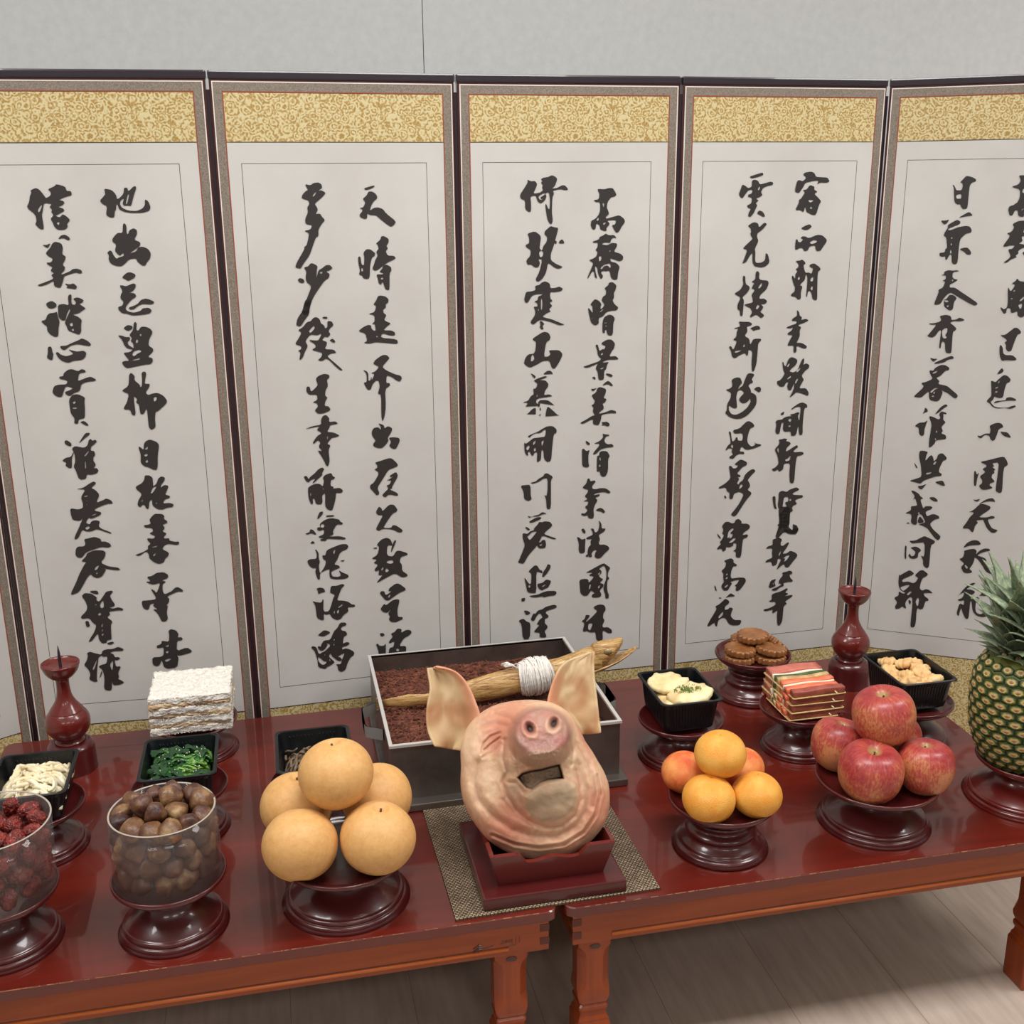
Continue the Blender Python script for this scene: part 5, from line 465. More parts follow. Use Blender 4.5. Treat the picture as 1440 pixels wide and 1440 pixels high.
# ---------------------------------------------------------------- fruit
def pear_mesh():
    pr = [(0, .78)]+[(.10, .80), (.2, .87)]
    for i in range(3, 33):
        a = pi/2-(i/32)*pi*.93+.04; pr.append((cos(a)*1.0, sin(a)*.93))
    pr += [(.2, -.84), (.08, -.78), (0, -.77)]
    bm = lathe(pr, 64)
    for v in bm.verts: v.co *= 1+.018*nz(v.co, 1.1, 4)
    return bm
def fruit(kind, label, cat, pos, r, tilt, group, i):
    if i == 0 or kind not in FP:
        t = thing(kind, label, cat, pos, 0, group)
        FP[kind] = t
        if kind == 'pear':
            o = obj('skin', pear_mesh(), M['pear'], t, True)
            bm = bmesh.new(); tube(bm, [(0, 0, .76), (.01, 0, .82), (.035, .01, .86)], [.035, .028, .034], 8); obj('stem', bm, M['stem'], t, True)
            bm = lathe([(0, .772), (.06, .774), (.08, .79), (.06, .785), (0, .78)], 20); obj('calyx', bm, mat('dark_brown_dimple', (134, 88, 44), .7), t, True)
        elif kind == 'apple':
            pr = [(0, .62), (.06, .64), (.13, .73), (.24, .83), (.40, .885), (.58, .86), (.76, .76), (.91, .57), (.99, .32), (1.0, .08), (.96, -.2), (.86, -.46), (.72, -.66), (.55, -.8), (.38, -.86), (.24, -.84), (.12, -.77), (0, -.74)]
            bm = lathe(smoothprof(pr, 3), 64)
            for v in bm.verts:
                a = atan2(v.co.y, v.co.x); lo = max(0, -v.co.z)
                v.co.x *= 1+.03*cos(5*a)*lo; v.co.y *= 1+.03*cos(5*a)*lo; v.co *= .048*(1+.025*nz(v.co, .9, 2))
            obj('skin', bm, M['apple'], t, True)
            bm = bmesh.new(); tube(bm, [(0, 0, .030), (.001, 0, .0345), (.002, .001, .037)], [.0016, .0012, .0018], 8); obj('stem', bm, M['stem'], t, True)
        t.scale = (r,)*3 if kind != 'apple' else (r/.048,)*3
        t.rotation_euler = tilt; return t
    return dup(FP[kind], pos, tilt, label, group, r if kind != 'apple' else r/.048)
FP = {}
def onplane(x, y, z):
    d = _F+_R*((x-720)/1567.1)-_U*((y-720)/1567.1); t = (z-CAM.z)/d.z; return CAM+d*t
pz = T+.115
def P3(x, y, z): return Vector((x, y, z))
pears = [((-.0063, 1.3994, T+.12), 'russet pear at the front left of the pile, its stem turned away', (-.62, .1, 0)),
         ((.1017, 1.3923, T+.12), 'russet pear at the front right of the pile, stem dimple on top', (.12, .05, 1)),
         ((-.0079, 1.5031, T+.12), 'russet pear at the back left of the pile, behind the others', (.1, .0, 2)),
         ((.1109, 1.4999, T+.12), 'russet pear at the back right of the pile, by the steel box', (-.2, .35, 3)),
         ((.0505, 1.4427, T+.200), 'russet pear resting on top of the other four', (.1, -.02, 4))]
for i, (p, l, tl_) in enumerate(pears): fruit('pear', l, 'pear', p, .0535, tl_, 'pears on the stand', i)
apples = [((.8772, 1.4136, T+.110), 'striped red apple at the front of the pile', (.12, -.02, .3), .0505),
          ((.8737, 1.5077, T+.110), 'striped red apple at the left of the pile, beside the skewers', (.15, .1, 1.3), .046),
          ((.9704, 1.41, T+.110), 'striped red apple at the right of the pile', (.05, .05, 2.3), .0455),
          ((.9700, 1.505, T+.110), 'striped red apple at the back of the pile, mostly hidden', (-.1, 0, 3.3), .0455),
          ((.9204, 1.4592, T+.180), 'striped red apple resting on top of the others', (.12, .04, 4.3), .0495)]
for i, (p, l, tl_, r) in enumerate(apples): fruit('apple', l, 'apple', p, r, tl_, 'apples on the stand', i)
def orange_mesh():
    pr = [(0, .84), (.05, .845), (.12, .875)]
    for i in range(2, 31):
        a = pi/2-i/32*pi; pr.append((cos(a), sin(a)*.885))
    pr += [(.1, -.86), (0, -.84)]
    bm = lathe(pr, 56)
    for v in bm.verts: v.co *= 1+.02*nz(v.co, 1.2, 8)
    return bm
oo = thing('orange', 'x', 'orange', (0, 0, 0)); ob_ = obj('peel', orange_mesh(), M['orange1'], oo, True)
obj('navel', lathe([(0, .852), (.025, .852), (.035, .842), (0, .836)], 12), M['stem'], oo, True)
me2 = ob_.data.copy(); me2.materials.clear(); me2.materials.append(M['orange2'])
orl = [((.6035, 1.4046, T+.107), 'yellow orange at the front of the pile', (-.05, .1, 0), .0405, 0),
       ((.6786, 1.3986, T+.107), 'yellow orange at the right of the pile, small navel on top', (.0, .12, 1), .0385, 0),
       ((.5966, 1.4876, T+.107), 'reddish orange at the left of the pile', (.1, .1, 2), .037, 1),
       ((.6884, 1.4798, T+.107), 'reddish orange at the back of the pile, mostly hidden', (.1, .1, 3), .037, 1),
       ((.6307, 1.4314, T+.165), 'yellow orange resting on top of the others', (.02, .1, 4), .0397, 0)]
for i, (p, l, tl_, r, k) in enumerate(orl):
    o = oo if i == 0 else dup(oo, p)
    o.location = p; o.rotation_euler = tl_; o.scale = (r,)*3; tag(o, l, 'orange', 'oranges on the stand')
    if k: [c for c in o.children if c.name.startswith('peel')][0].data = me2
# ---------------------------------------------------------------- black food trays
def tray(loc, label, hx=.056, hy=.0745, z1=.135, h=.060, rot=0):
    t = thing('food_tray', label, 'tray', (loc[0], loc[1], T+z1-h), rot, 'black plastic food trays')
    bx, by = hx*.80, hy*.84; L = []
    def ribbed(ax, ay, r, z, amp):
        P = rrect(ax, ay, r, 6); out = []
        n = len(P)
        for i in range(n):
            a, b = P[i], P[(i+1) % n]; d = sqrt((a[0]-b[0])**2+(a[1]-b[1])**2); k = 26 if d > .02 else 1
            for q in range(k):
                f = q/k; x = a[0]+(b[0]-a[0])*f; y = a[1]+(b[1]-a[1])*f
                s = 1-amp*(1 if (q % 2 and k > 1) else 0); out.append((x*s, y*s, z))
        return out
    e = .0012
    bm = loft([ribbed(bx-.004, by-.004, .012, 0, 0), ribbed(bx, by, .014, .003, 0), ribbed(bx+(hx*.92-bx)*.3, by+(hy*.94-by)*.3, .014, h*.3, .018), ribbed(bx+(hx*.92-bx)*.75, by+(hy*.94-by)*.75, .014, h*.8, .018), ribbed(hx*.92, hy*.94, .013, h-.004, 0),
               ribbed(hx*.92-e, hy*.94-e, .012, h-.003, 0), ribbed(bx-e, by-e, .013, .004, 0)])
    obj('tray_body', bm, M['black'], t, True)
    o = t.children[0]; o.data.polygons.foreach_set('use_smooth', [False]*len(o.data.polygons))
    def rr(ax, ay, r, z): return [(x, y, z) for x, y in rrect(ax, ay, r, 6)]
    bm = loft([rr(hx*.92-e, hy*.94-e, .012, h-.004), rr(hx*.92-.0005, hy*.94-.0005, .012, h-.0008), rr(hx-.002, hy-.002, .010, h), rr(hx, hy, .010, h-.0012), rr(hx, hy, .010, h-.003), rr(hx*.92+.001, hy*.94+.001, .012, h-.0038)], close0=False, close1=False)
    obj('tray_rim', bm, M['black'], t, False); return t
tJ = (.6795, 1.7365); tM = (1.1245, 1.7155); tG = (-.187, 1.688); tF = (-.408, 1.683); tI = (.025, 1.666)
tray(tJ, 'deep black tray with two pale pancakes, between the pig head and the oranges', .0575, .073)
tray(tM, 'deep black tray of fried pieces, behind the apples', .0575, .074)
tray(tG, 'black tray of green spinach in front of the white rice cakes', .060, .071, .128, .052)
tray(tF, 'black tray of pale sprouts in front of the left candlestick', .060, .073, .128, .052)
tray(tI, 'black tray of brown fern stems behind the pears', .0615, .073, .128, .052)
def strands(name, cx, cy, hx, hy, z, hump, n, rad, m, label, cat, seed, ln_=.05, curl=1.2, flat=1):
    random.seed(seed); bm = bmesh.new()
    bmesh.ops.create_grid(bm, x_segments=16, y_segments=16, size=1)
    for v in bm.verts:
        u = 1-max(abs(v.co.x), abs(v.co.y))**3; v.co = Vector((v.co.x*hx*.96, v.co.y*hy*.96, -.004+hump*u*.85-.012*(1-u)+.002*nz(v.co, 5)))
    for _ in range(n):
        a = random.uniform(0, 2*pi); x = random.uniform(-hx, hx)*.86; y = random.uniform(-hy, hy)*.86; P = []
        l = ln_*random.uniform(.5, 1.1); k = 7; da = random.uniform(-curl, curl); lift = random.uniform(-.002, .004)
        for i in range(k):
            u = max(0, 1-max(abs(x/hx), abs(y/hy))**3)
            P.append((max(-hx, min(hx, x)), max(-hy, min(hy, y)), -.003+hump*u+lift+.0025*sin(i*1.3+a)-.004*(1-u)))
            x += cos(a)*l/k; y += sin(a)*l/k; a += da/k*2
        r = rad*random.uniform(.7, 1.2); tube(bm, P, [r*.6]+[r]*(k-2)+[r*.5], 6, flat=flat)
    o = obj(name, bm, m, None, True); o.location = (cx, cy, T+z); tag(o, label, cat, None, 'stuff'); return o
sprout = nmat('pale_sprouts', [(.3, (226, 206, 160)), (.7, (246, 236, 208))], 40, rough=.35)
fern = nmat('brown_fern_stems', [(.3, (66, 48, 38)), (.7, (138, 116, 92))], 60, rough=.45)
spin = nmat('spinach_green', [(.3, (22, 64, 28)), (.48, (52, 112, 40)), (.68, (134, 176, 78))], 40, rough=.3, coat=.2)
strands('sprout_heap', tF[0], tF[1], .047, .060, .104, .024, 75, .0038, sprout, 'heap of pale white sprouts and radish strips in a black tray', 'side dish', 1, .075, 1.3)
strands('fern_heap', tI[0], tI[1], .047, .058, .098, .016, 75, .0024, fern, 'heap of seasoned brown fern stems in a black tray', 'side dish', 2, .05, 1.8)
o = strands('spinach_heap', tG[0], tG[1], .046, .057, .104, .020, 75, .0029, spin, 'heap of seasoned green spinach with sesame in a black tray', 'side dish', 3, .05, 2.2, .55)
random.seed(4); bm = bmesh.new()
for _ in range(34):
    x, y = random.uniform(-.04, .04), random.uniform(-.05, .05); u = max(0, 1-max(abs(x/.05), abs(y/.06))**3); a = random.uniform(0, 6); s_ = random.uniform(.006, .014)
    z = -.001+.020*u+random.uniform(0, .004); V = []
    for i in range(10):
        q = 2*pi*i/10; V.append(bm.verts.new((x+s_*cos(q)*cos(a)-.6*s_*sin(q)*sin(a), y+s_*cos(q)*sin(a)+.6*s_*sin(q)*cos(a), z+.003*sin(3*q+a))))
    c_ = bm.verts.new((x, y, z+.003)); [bm.faces.new((V[i], V[(i+1) % 10], c_)) for i in range(10)]
q = obj('leaves', bm, nmat('dark_spinach_leaf', [(.3, (12, 40, 22)), (.7, (30, 78, 34))], 60, rough=.3, coat=.3), o, True, recalc=False); q['kind'] = 'stuff'
bm = bmesh.new()
for _ in range(60):
    x, y = random.uniform(-.042, .042), random.uniform(-.05, .05); u = max(0, 1-max(abs(x/.05), abs(y/.06))**3)
    bmesh.ops.create_icosphere(bm, subdivisions=1, radius=.0009, matrix=Matrix.Translation((x, y, .003+.021*u)))
q = obj('sesame_seeds', bm, M['white_thread'], o, True); q['kind'] = 'stuff'
# pancakes and fried pieces
batter = nmat('pale_yellow_batter', [(.25, (226, 176, 112)), (.5, (242, 222, 168)), (.8, (246, 236, 200))], 26, rough=.45, bmp=.3, bscale=90, bd=.002)
herb = nmat('green_herb', [(.3, (62, 92, 30)), (.7, (124, 150, 70))], 90, rough=.5)
def patty(name, rx, ry, th, seed, m, wav=.12):
    bm = bmesh.new(); L = []
    n = 44
    for (k, z) in ((.0, -th*.45), (.55, -th*.5), (.9, -th*.35), (1.0, -th*.02), (.93, th*.35), (.7, th*.5), (.4, th*.56), (.15, th*.6)):
        L.append([((rx*k*(1+wav*nz((cos(2*pi*i/n), sin(2*pi*i/n), 0), 2.4, seed)+wav*.5*nz((cos(2*pi*i/n), sin(2*pi*i/n), 1), 7, seed)))*cos(2*pi*i/n), (ry*k*(1+wav*nz((cos(2*pi*i/n), sin(2*pi*i/n), 0), 2.4, seed)+wav*.5*nz((cos(2*pi*i/n), sin(2*pi*i/n), 1), 7, seed)))*sin(2*pi*i/n), z+th*.35*nz((k*cos(2*pi*i/n), k*sin(2*pi*i/n), z*9), 3, seed)) for i in range(n)])
    L[0] = [(p[0]*0+.001*cos(2*pi*i/n), .001*sin(2*pi*i/n), p[2]) for i, p in enumerate(L[0])]
    return loft(L)
for i, (x, y, z, rz, rx, lab) in enumerate(((-.012, .026, .128, .3, .10, 'pale pancake with browned edge at the back of the black tray'), (.012, -.022, .126, -.25, -.25, 'pale pancake with chopped green herbs at the front of the black tray'))):
    o = thing('pancake', lab, 'pancake', (tJ[0]+x, tJ[1]+y, T+z), rz, 'pancakes in the deep black tray'); o.rotation_euler = (.12, rx*.6, rz)
    obj('batter', patty('p', .042, .031, .015, i+3, batter), batter, o, True)
    if i == 1:
        random.seed(5); bm = bmesh.new()
        for _ in range(150):
            a = random.uniform(0, 6.3); r = .019*random.random()**.8; px, py = r*1.3*cos(a)-.003, r*.8*sin(a)+.002; b_ = random.uniform(0, 3)
            tube(bm, [(px, py, .0088), (px+.0022*cos(b_), py+.0022*sin(b_), .0100+random.uniform(0, .0008))], .0007, 4)
        obj('chopped_herbs', bm, herb, o)['kind'] = 'stuff'
obj_ = thing('pancake', 'pale pancake lying under the other two in the black tray', 'pancake', (tJ[0]-.004, tJ[1], T+.110), 0, 'pancakes in the deep black tray'); obj('batter', patty('p', .040, .052, .016, 9, batter), batter, obj_, True)
fried = nmat('golden_fried_batter', [(.25, (206, 138, 78)), (.5, (232, 192, 132)), (.8, (244, 222, 170))], 34, rough=.5, bmp=.5, bscale=110, bd=.002)
random.seed(8); fm = None
spots = [(-.022, .040, .128), (-.03, .012, .122), (.002, .020, .131), (.026, .006, .124), (-.012, -.012, .124), (.014, -.020, .129), (-.022, -.036, .122), (.022, -.042, .124), (.03, .036, .120), (.002, -.048, .121), (.0, .048, .118), (-.03, -.014, .116), (.012, .0, .114)]
for i, (x, y, z) in enumerate(spots):
    if i < 4:
        bm = patty('f', .019, .014, .013, 20+i, fried, .25); me = bpy.data.meshes.new('fried_piece'); bmesh.ops.recalc_face_normals(bm, faces=bm.faces); bm.to_mesh(me); bm.free(); me.materials.append(fried); me.polygons.foreach_set('use_smooth', [True]*len(me.polygons)); fm = (fm or [])+[me]
    o = bpy.data.objects.new('fried_piece', fm[i % 4]); C.objects.link(o); o.location = (tM[0]+x, tM[1]+y, T+z); o.rotation_euler = (random.uniform(-.35, .35), random.uniform(-.35, .35), random.uniform(0, 6)); o.scale = (1.05,)*3
    tag(o, 'small golden battered piece in the tray behind the apples', 'fried food', 'fried pieces in the black tray')
# ---------------------------------------------------------------- white rice cakes
def slab(hx, hy, h, seed, grit=.0034):
    bm = bmesh.new(); nx, ny, nzz = 46, 40, 8; vs = {}
    def V(i, j, k):
        if (i, j, k) not in vs:
            p = Vector((-hx+2*hx*i/nx, -hy+2*hy*j/ny, h*k/nzz)); d = Vector((1 if i == nx else -1 if i == 0 else 0, 1 if j == ny else -1 if j == 0 else 0, 1 if k == nzz else -1 if k == 0 else 0)).normalized()
            p += d*(grit*noise.noise(Vector((p.x*520+seed, p.y*520, p.z*520)))+grit*.9*noise.noise(Vector((p.x*60, p.y*60+seed, p.z*90))))
            vs[i, j, k] = bm.verts.new(p)
        return vs[i, j, k]
    for i in range(nx):
        for j in range(ny): bm.faces.new([V(i, j, 0), V(i, j+1, 0), V(i+1, j+1, 0), V(i+1, j, 0)]); bm.faces.new([V(i, j, nzz), V(i+1, j, nzz), V(i+1, j+1, nzz), V(i, j+1, nzz)])
    for i in range(nx):
        for k in range(nzz): bm.faces.new([V(i, 0, k), V(i+1, 0, k), V(i+1, 0, k+1), V(i, 0, k+1)]); bm.faces.new([V(i, ny, k), V(i, ny, k+1), V(i+1, ny, k+1), V(i+1, ny, k)])
    for j in range(ny):
        for k in range(nzz): bm.faces.new([V(0, j, k), V(0, j, k+1), V(0, j+1, k+1), V(0, j+1, k)]); bm.faces.new([V(nx, j, k), V(nx, j+1, k), V(nx, j+1, k+1), V(nx, j, k+1)])
    return bm
crumb = nmat('white_rice_crumb', [(.3, (222, 214, 203)), (.6, (241, 236, 227))], 160, rough=.9, bmp=.7, bscale=420, bd=.002)
bean = nmat('tan_rice_filling', [(.3, (186, 150, 108)), (.7, (224, 200, 166))], 60, rough=.85, bmp=.5, bscale=300, bd=.002)
rx0, ry0 = -.1835, 1.957
names = ['lowest', 'second lowest', 'third from the bottom', 'topmost']
for i in range(4):
    z = .0635+i*.0196
    o = thing('rice_cake', 'white crumbly rice cake slab, %s of the stack' % names[i], 'rice cake', (rx0+(.001 if i % 2 else -.001), ry0, T+z), [.01, -.02, .015, -.01][i], 'stack of white rice cakes')
    obj('crumb_layer', slab(.0705, .060, .0124, i*3), crumb, o, True)
    q = obj('filling_layer', slab(.0698, .0595, .0070, i*5+50, .003), bean, o, True); q.location = (0, 0, .0128)
    if i == 3: q.location = (0, 0, -.0040); q.scale = (1, 1, .75)
crb = []
for i in range(4):
    random.seed(30+i); bm = bmesh.new()
    for _ in range(900 if i == 3 else 420):
        if i == 3 and random.random() < .6: p = Vector((random.uniform(-.07, .07), random.uniform(-.06, .06), .0124))
        else:
            s_ = random.random(); p = Vector((random.uniform(-.071, .071), -.0605, random.uniform(0, .0125))) if s_ < .55 else Vector((random.choice((-.0712, .0712)), random.uniform(-.06, .06), random.uniform(0, .0125)))
        r_ = random.uniform(.0006, .0013); vs = [bm.verts.new(p+Vector((random.uniform(-1, 1), random.uniform(-1, 1), random.uniform(-.6, 1.2)))*r_*1.3) for _k in range(4)]
        for f in ((0, 1, 2), (0, 3, 1), (1, 3, 2), (2, 3, 0)): bm.faces.new([vs[k_] for k_ in f])
    rc = bpy.data.objects['rice_cake' if i == 0 else 'rice_cake.%03d' % i]
    obj('crumbs', bm, crumb, rc)['kind'] = 'stuff'
# thin clear wrap round the stack
o = obj('clear_wrap', loft([[(x, y, 0) for x, y in rrect(.0735, .0630, .006)], [(x*1.004, y*1.01, .05) for x, y in rrect(.0735, .0630, .006)]], close0=False, close1=False), M['film'])
o.location = (rx0, ry0, T+.0665); tag(o, 'thin clear film wrapped around the white rice cakes', 'plastic wrap')
# ---------------------------------------------------------------- fluted honey cookies
honey = nmat('fried_honey_cookie', [(.3, (120, 72, 36)), (.6, (154, 100, 54)), (.8, (180, 130, 82))], 50, rough=.4, coat=.3, bmp=.4, bscale=220, bd=.001)
def cookie():
    L = []; n = 96
    for r, z, a in ((.002, 0, 0), (.0235, .0, .03), (.0262, .002, .07), (.0272, .0045, .085), (.0262, .0068, .075), (.0270, .0095, .085), (.026, .0122, .07), (.0238, .0135, .02), (.020, .0125, 0), (.012, .0120, 0), (.002, .0128, 0)):
        L.append([(r*(1+a*cos(16*2*pi*i/n))*cos(2*pi*i/n), r*(1+a*cos(16*2*pi*i/n))*sin(2*pi*i/n), z+.0006*nz((r*900*cos(2*pi*i/n), r*900*sin(2*pi*i/n), z), .12, 1)) for i in range(n)])
    return loft(L)
cme = bpy.data.meshes.new('honey_cookie'); b_ = cookie(); bmesh.ops.recalc_face_normals(b_, faces=b_.faces); b_.to_mesh(cme); b_.free(); cme.materials.append(honey); cme.polygons.foreach_set('use_smooth', [True]*len(cme.polygons))
cx, cy = .9134, 1.9372; cz = T+.082
ck = [((-.036, -.016, 0), (0, 0, 0), 'fluted brown honey cookie at the bottom of the left pair'), ((-.035, -.014, .0158), (.04, .05, .2), 'fluted brown honey cookie on top of the left pair'),
      ((.024, -.030, 0), (0, 0, .3), 'fluted brown honey cookie at the bottom of the front pair'), ((.026, -.026, .0158), (.0, .12, .2), 'fluted brown honey cookie on top of the front pair, under the highest one'),
      ((-.004, .032, .001), (0, 0, .3), 'fluted brown honey cookie lying at the back of the stand'), ((-.003, .030, .0165), (0, 0, .1), 'fluted brown honey cookie under the highest one at the back'),
      ((.000, .006, .0345), (.02, -.03, .1), 'fluted brown honey cookie resting highest in the middle of the pile'), ((.0495, .016, .012), (.1, .75, .3), 'fluted brown honey cookie leaning at the right of the pile')]
for i, (p, r, l) in enumerate(ck):
    o = bpy.data.objects.new('honey_cookie', cme); C.objects.link(o); o.location = (cx+p[0], cy+p[1], cz+p[2]); o.rotation_euler = r; o.scale = (1.1,)*3; tag(o, l, 'cookie', 'honey cookies on the ringed stand')
# ---------------------------------------------------------------- layered skewers
ham = nmat('pink_brown_ham', [(.3, (140, 68, 56)), (.7, (172, 92, 76))], 60, rough=.45, bmp=.2)
hamtop = nmat('pink_ham_top', [(.3, (186, 98, 84)), (.7, (208, 124, 106))], 60, rough=.45)
crab = nmat('orange_crab_stick', [(.35, (224, 96, 62)), (.65, (240, 140, 104))], 40, (1, 3, 3), .4)
white = nmat('white_fish_strip', [(.3, (238, 214, 184)), (.7, (250, 236, 216))], 40, rough=.4)
green = nmat('green_pepper_strip', [(.3, (40, 60, 30)), (.7, (88, 108, 60))], 40, rough=.4)
egg = nmat('browned_egg_batter', [(.3, (176, 128, 78)), (.7, (222, 196, 138))], 70, rough=.5, bmp=.4, bscale=150, bd=.001)
pick = mat('pale_wooden_pick', (232, 200, 156), .6)
sk_names = ['lowest', 'second lowest', 'middle', 'second highest', 'topmost']
for k in range(4):
    z = .0785+k*.0142; th = .0118
    o = thing('food_skewer', 'skewer of ham, crab stick, egg and green strips, %s of the stack' % ['lowest', 'second lowest', 'second highest', 'topmost'][k], 'skewer', (.9135+.001*k, 1.722, T+z), [.0, .03, -.01, .02][k], 'stacked skewers')
    ys = [(-.058, .016, ham), (-.040, .015, crab), (-.0245, .005, white), (-.017, .015, crab), (-.0005, .012, egg), (.0125, .008, green), (.0215, .006, white), (.029, .028, hamtop)]
    for j, (y, wd, mm_) in enumerate(ys):
        random.seed(k*10+j); ex = random.uniform(-.003, .003)
        nm = {ham.name: 'ham_strip', hamtop.name: 'ham_strip', crab.name: 'crab_stick', white.name: 'white_strip', green.name: 'green_strip', egg.name: 'egg_strip'}[mm_.name]
        bm = bmesh.new(); L = []
        for q in range(9):
            x = -.050+.100*q/8+ex; zz = .0012*sin(q*.9+k+j)+(.0015 if j in (0, 7) else 0)
            L.append([(x, y+p[0]+wd/2, th/2+p[1]+zz) for p in rrect(wd/2*.96, th/2, .0022, 2)])
        loft(L, bm); obj(nm, bm, mm_, o, True)
    # frilly egg skirt under each layer
    bm = bmesh.new(); n = 60; P0 = [(x, y) for x, y in rrect(.0515, .0595, .004, 4)]; LL = []
    for f, zz in ((.90, -.0005), (1.0, -.0008), (1.018, .0002), (1.014, .0012), (.98, .0010), (.90, .0010)):
        LL.append([(x*f*(1+.02*nz((x*90, y*90, k), 1, k)), y*f*(1+.02*nz((x*90, y*90, k+3), 1, k)), zz+.0016*nz((x*110, y*110, k), 1, 5)*(1 if f > 1 else .2)) for x, y in P0])
    loft(LL, bm); obj('egg_coating', bm, egg, o, True)
    for xx in (.026,):
        bm = bmesh.new(); tube(bm, [(xx+.0015*k, -.066, th*.5), (xx+.0015*k, .06, th*.5)], .0011, 6); obj('wooden_pick', bm, pick, o, True)
# ---------------------------------------------------------------- steel incense box
bx0, bx1, by0, by1, bz0, bz1 = .150, .546, 1.666, 2.045, .020, .115
ib = thing('steel_box', 'dull stainless steel box with side handles, filled with brown shreds, behind the pig head', 'metal box', ((bx0+bx1)/2, (by0+by1)/2, T))
ox, oy = (bx0+bx1)/2, (by0+by1)/2; hx, hy = (bx1-bx0)/2, (by1-by0)/2
obj('base_plate', bbox(-hx-.010, hx+.010, -hy-.022, hy+.010, .001, .0135, bev=.002), M['steel'], ib)
bm = bmesh.new()
for a in ((-hx, hx, -hy, -hy+.0015), (-hx, hx, hy-.0015, hy), (-hx, -hx+.0015, -hy+.0015, hy-.0015), (hx-.0015, hx, -hy+.0015, hy-.0015)): box(bm, *a, .0135, bz1)
box(bm, -hx+.0015, hx-.0015, -hy+.0015, hy-.0015, .0135, .016); obj('wall', bm, M['steel'], ib)
bm = bmesh.new()
for a in ((-hx-.003, hx+.003, -hy-.003, -hy+.0035), (-hx-.003, hx+.003, hy-.0015, hy+.003), (-hx-.003, -hx+.003, -hy+.0035, hy-.0015), (hx-.003, hx+.003, -hy+.0035, hy-.0015)): box(bm, *a, bz1-.0035, bz1+.001)
obj('folded_rim', bm, M['steelrim'], ib)
for s in (-1, 1):
    bm = bmesh.new(); P = []
    for q in range(13):
        f = q/12; a = pi*f
        P.append((s*(hx+.002+.030*min(1, 1.9*sin(a))), (-.055+.110*f)+(.012*(1 if .2 < f < .8 else 0)*0)))
    L = []
    for (x, y) in P: L.append([(x-.001, y, .072), (x+.001, y, .072), (x+.001, y, .094), (x-.001, y, .094)])
    R_ = [[bm.verts.new(p) for p in l] for l in L]
    for a, b in zip(R_, R_[1:]):
        for i in range(4): bm.faces.new((a[i], a[(i+1) % 4], b[(i+1) % 4], b[i]))
    bm.faces.new(R_[0][::-1]); bm.faces.new(R_[-1])
    for v in bm.verts: v.co.y += -.03
    bmesh.ops.solidify(bm, geom=bm.faces[:], thickness=.0006)
    obj('handle', bm, M['steelrim'], ib)
# contents: shredded brown stuff
shred = nmat('brown_shreds', [(.3, (70, 34, 22)), (.55, (112, 60, 42)), (.8, (156, 98, 70))], 90, rough=.8)
random.seed(12); bm = bmesh.new(); gx, gy = 70, 66
V = [[None]*(gy+1) for _ in range(gx+1)]
for i in range(gx+1):
    for j in range(gy+1):
        x = -hx+.003+(2*hx-.006)*i/gx; y = -hy+.003+(2*hy-.006)*j/gy
        z = .080+.005*noise.noise(Vector((x*22, y*22, 0)))+.003*noise.noise(Vector((x*160, y*160, 1)))-.012*sstep(hx-.09, hx, x)
        V[i][j] = bm.verts.new((x, y, z))
for i in range(gx):
    for j in range(gy): bm.faces.new((V[i][j], V[i+1][j], V[i+1][j+1], V[i][j+1]))
for _ in range(5200):
    x = random.uniform(-hx+.008, hx-.008); y = random.uniform(-hy+.008, hy-.008); a = random.uniform(0, 2*pi); l = random.uniform(.003, .009); wd = random.uniform(.0006, .0014)
    z = .0815+.005*noise.noise(Vector((x*22, y*22, 0)))-.012*sstep(hx-.09, hx, x)+random.uniform(0, .0035); t_ = random.uniform(-.002, .002)
    c_, s_ = cos(a), sin(a); p = [Vector((x-c_*l/2-s_*wd, y-s_*l/2+c_*wd, z-t_)), Vector((x-c_*l/2+s_*wd, y-s_*l/2-c_*wd, z-t_)), Vector((x+c_*l/2+s_*wd, y+s_*l/2-c_*wd, z+t_)), Vector((x+c_*l/2-s_*wd, y+s_*l/2+c_*wd, z+t_))]
    q = bm.verts.new(((p[0]+p[2])/2)+Vector((0, 0, wd*1.1))); vs = [bm.verts.new(k) for k in p]
    for k in range(4): bm.faces.new((vs[k], vs[(k+1) % 4], q))
o = obj('brown_shreds', bm, shred, None, False, recalc=False); o.location = (ox, oy, T); tag(o, 'loose brown shreds heaped inside the steel box', 'shreds', None, 'stuff')
# ---------------------------------------------------------------- dried fish with a thread skein
fishm = mat('dried_fish_skin', (.5, .4, .2), .38, coat=.25); v = coords(fishm, (14, 120, 120)); f = noisetex(fishm, v, 1.3, 9, .75, 1.0)
ln(fishm, ramp(fishm, f, [(.30, (74, 52, 32)), (.42, (156, 112, 62)), (.55, (206, 166, 104)), (.7, (224, 198, 146))]), bsdf(fishm).inputs['Base Color']); bump(fishm, f, .5, .004)
FY = 1.858
ft = thing('dried_fish', 'golden dried fish with open mouth lying across the steel box', 'fish', (.37, FY, T+.1))
fpath = [(.157, .000, .000, .0075, .003), (.18, .0, .001, .010, .0045), (.205, .0, .001, .0125, .005), (.235, 0, .0005, .0105, .006), (.265, 0, .001, .0120, .009), (.30, .001, .004, .0185, .014), (.335, .001, .008, .0235, .018), (.37, .002, .0135, .0255, .020), (.41, .002, .019, .0250, .021), (.45, .0, .026, .0235, .021), (.49, .0, .034, .0225, .020), (.52, .0, .041, .0225, .019), (.545, .0, .047, .0240, .0185), (.565, .0, .051, .0230, .018)]
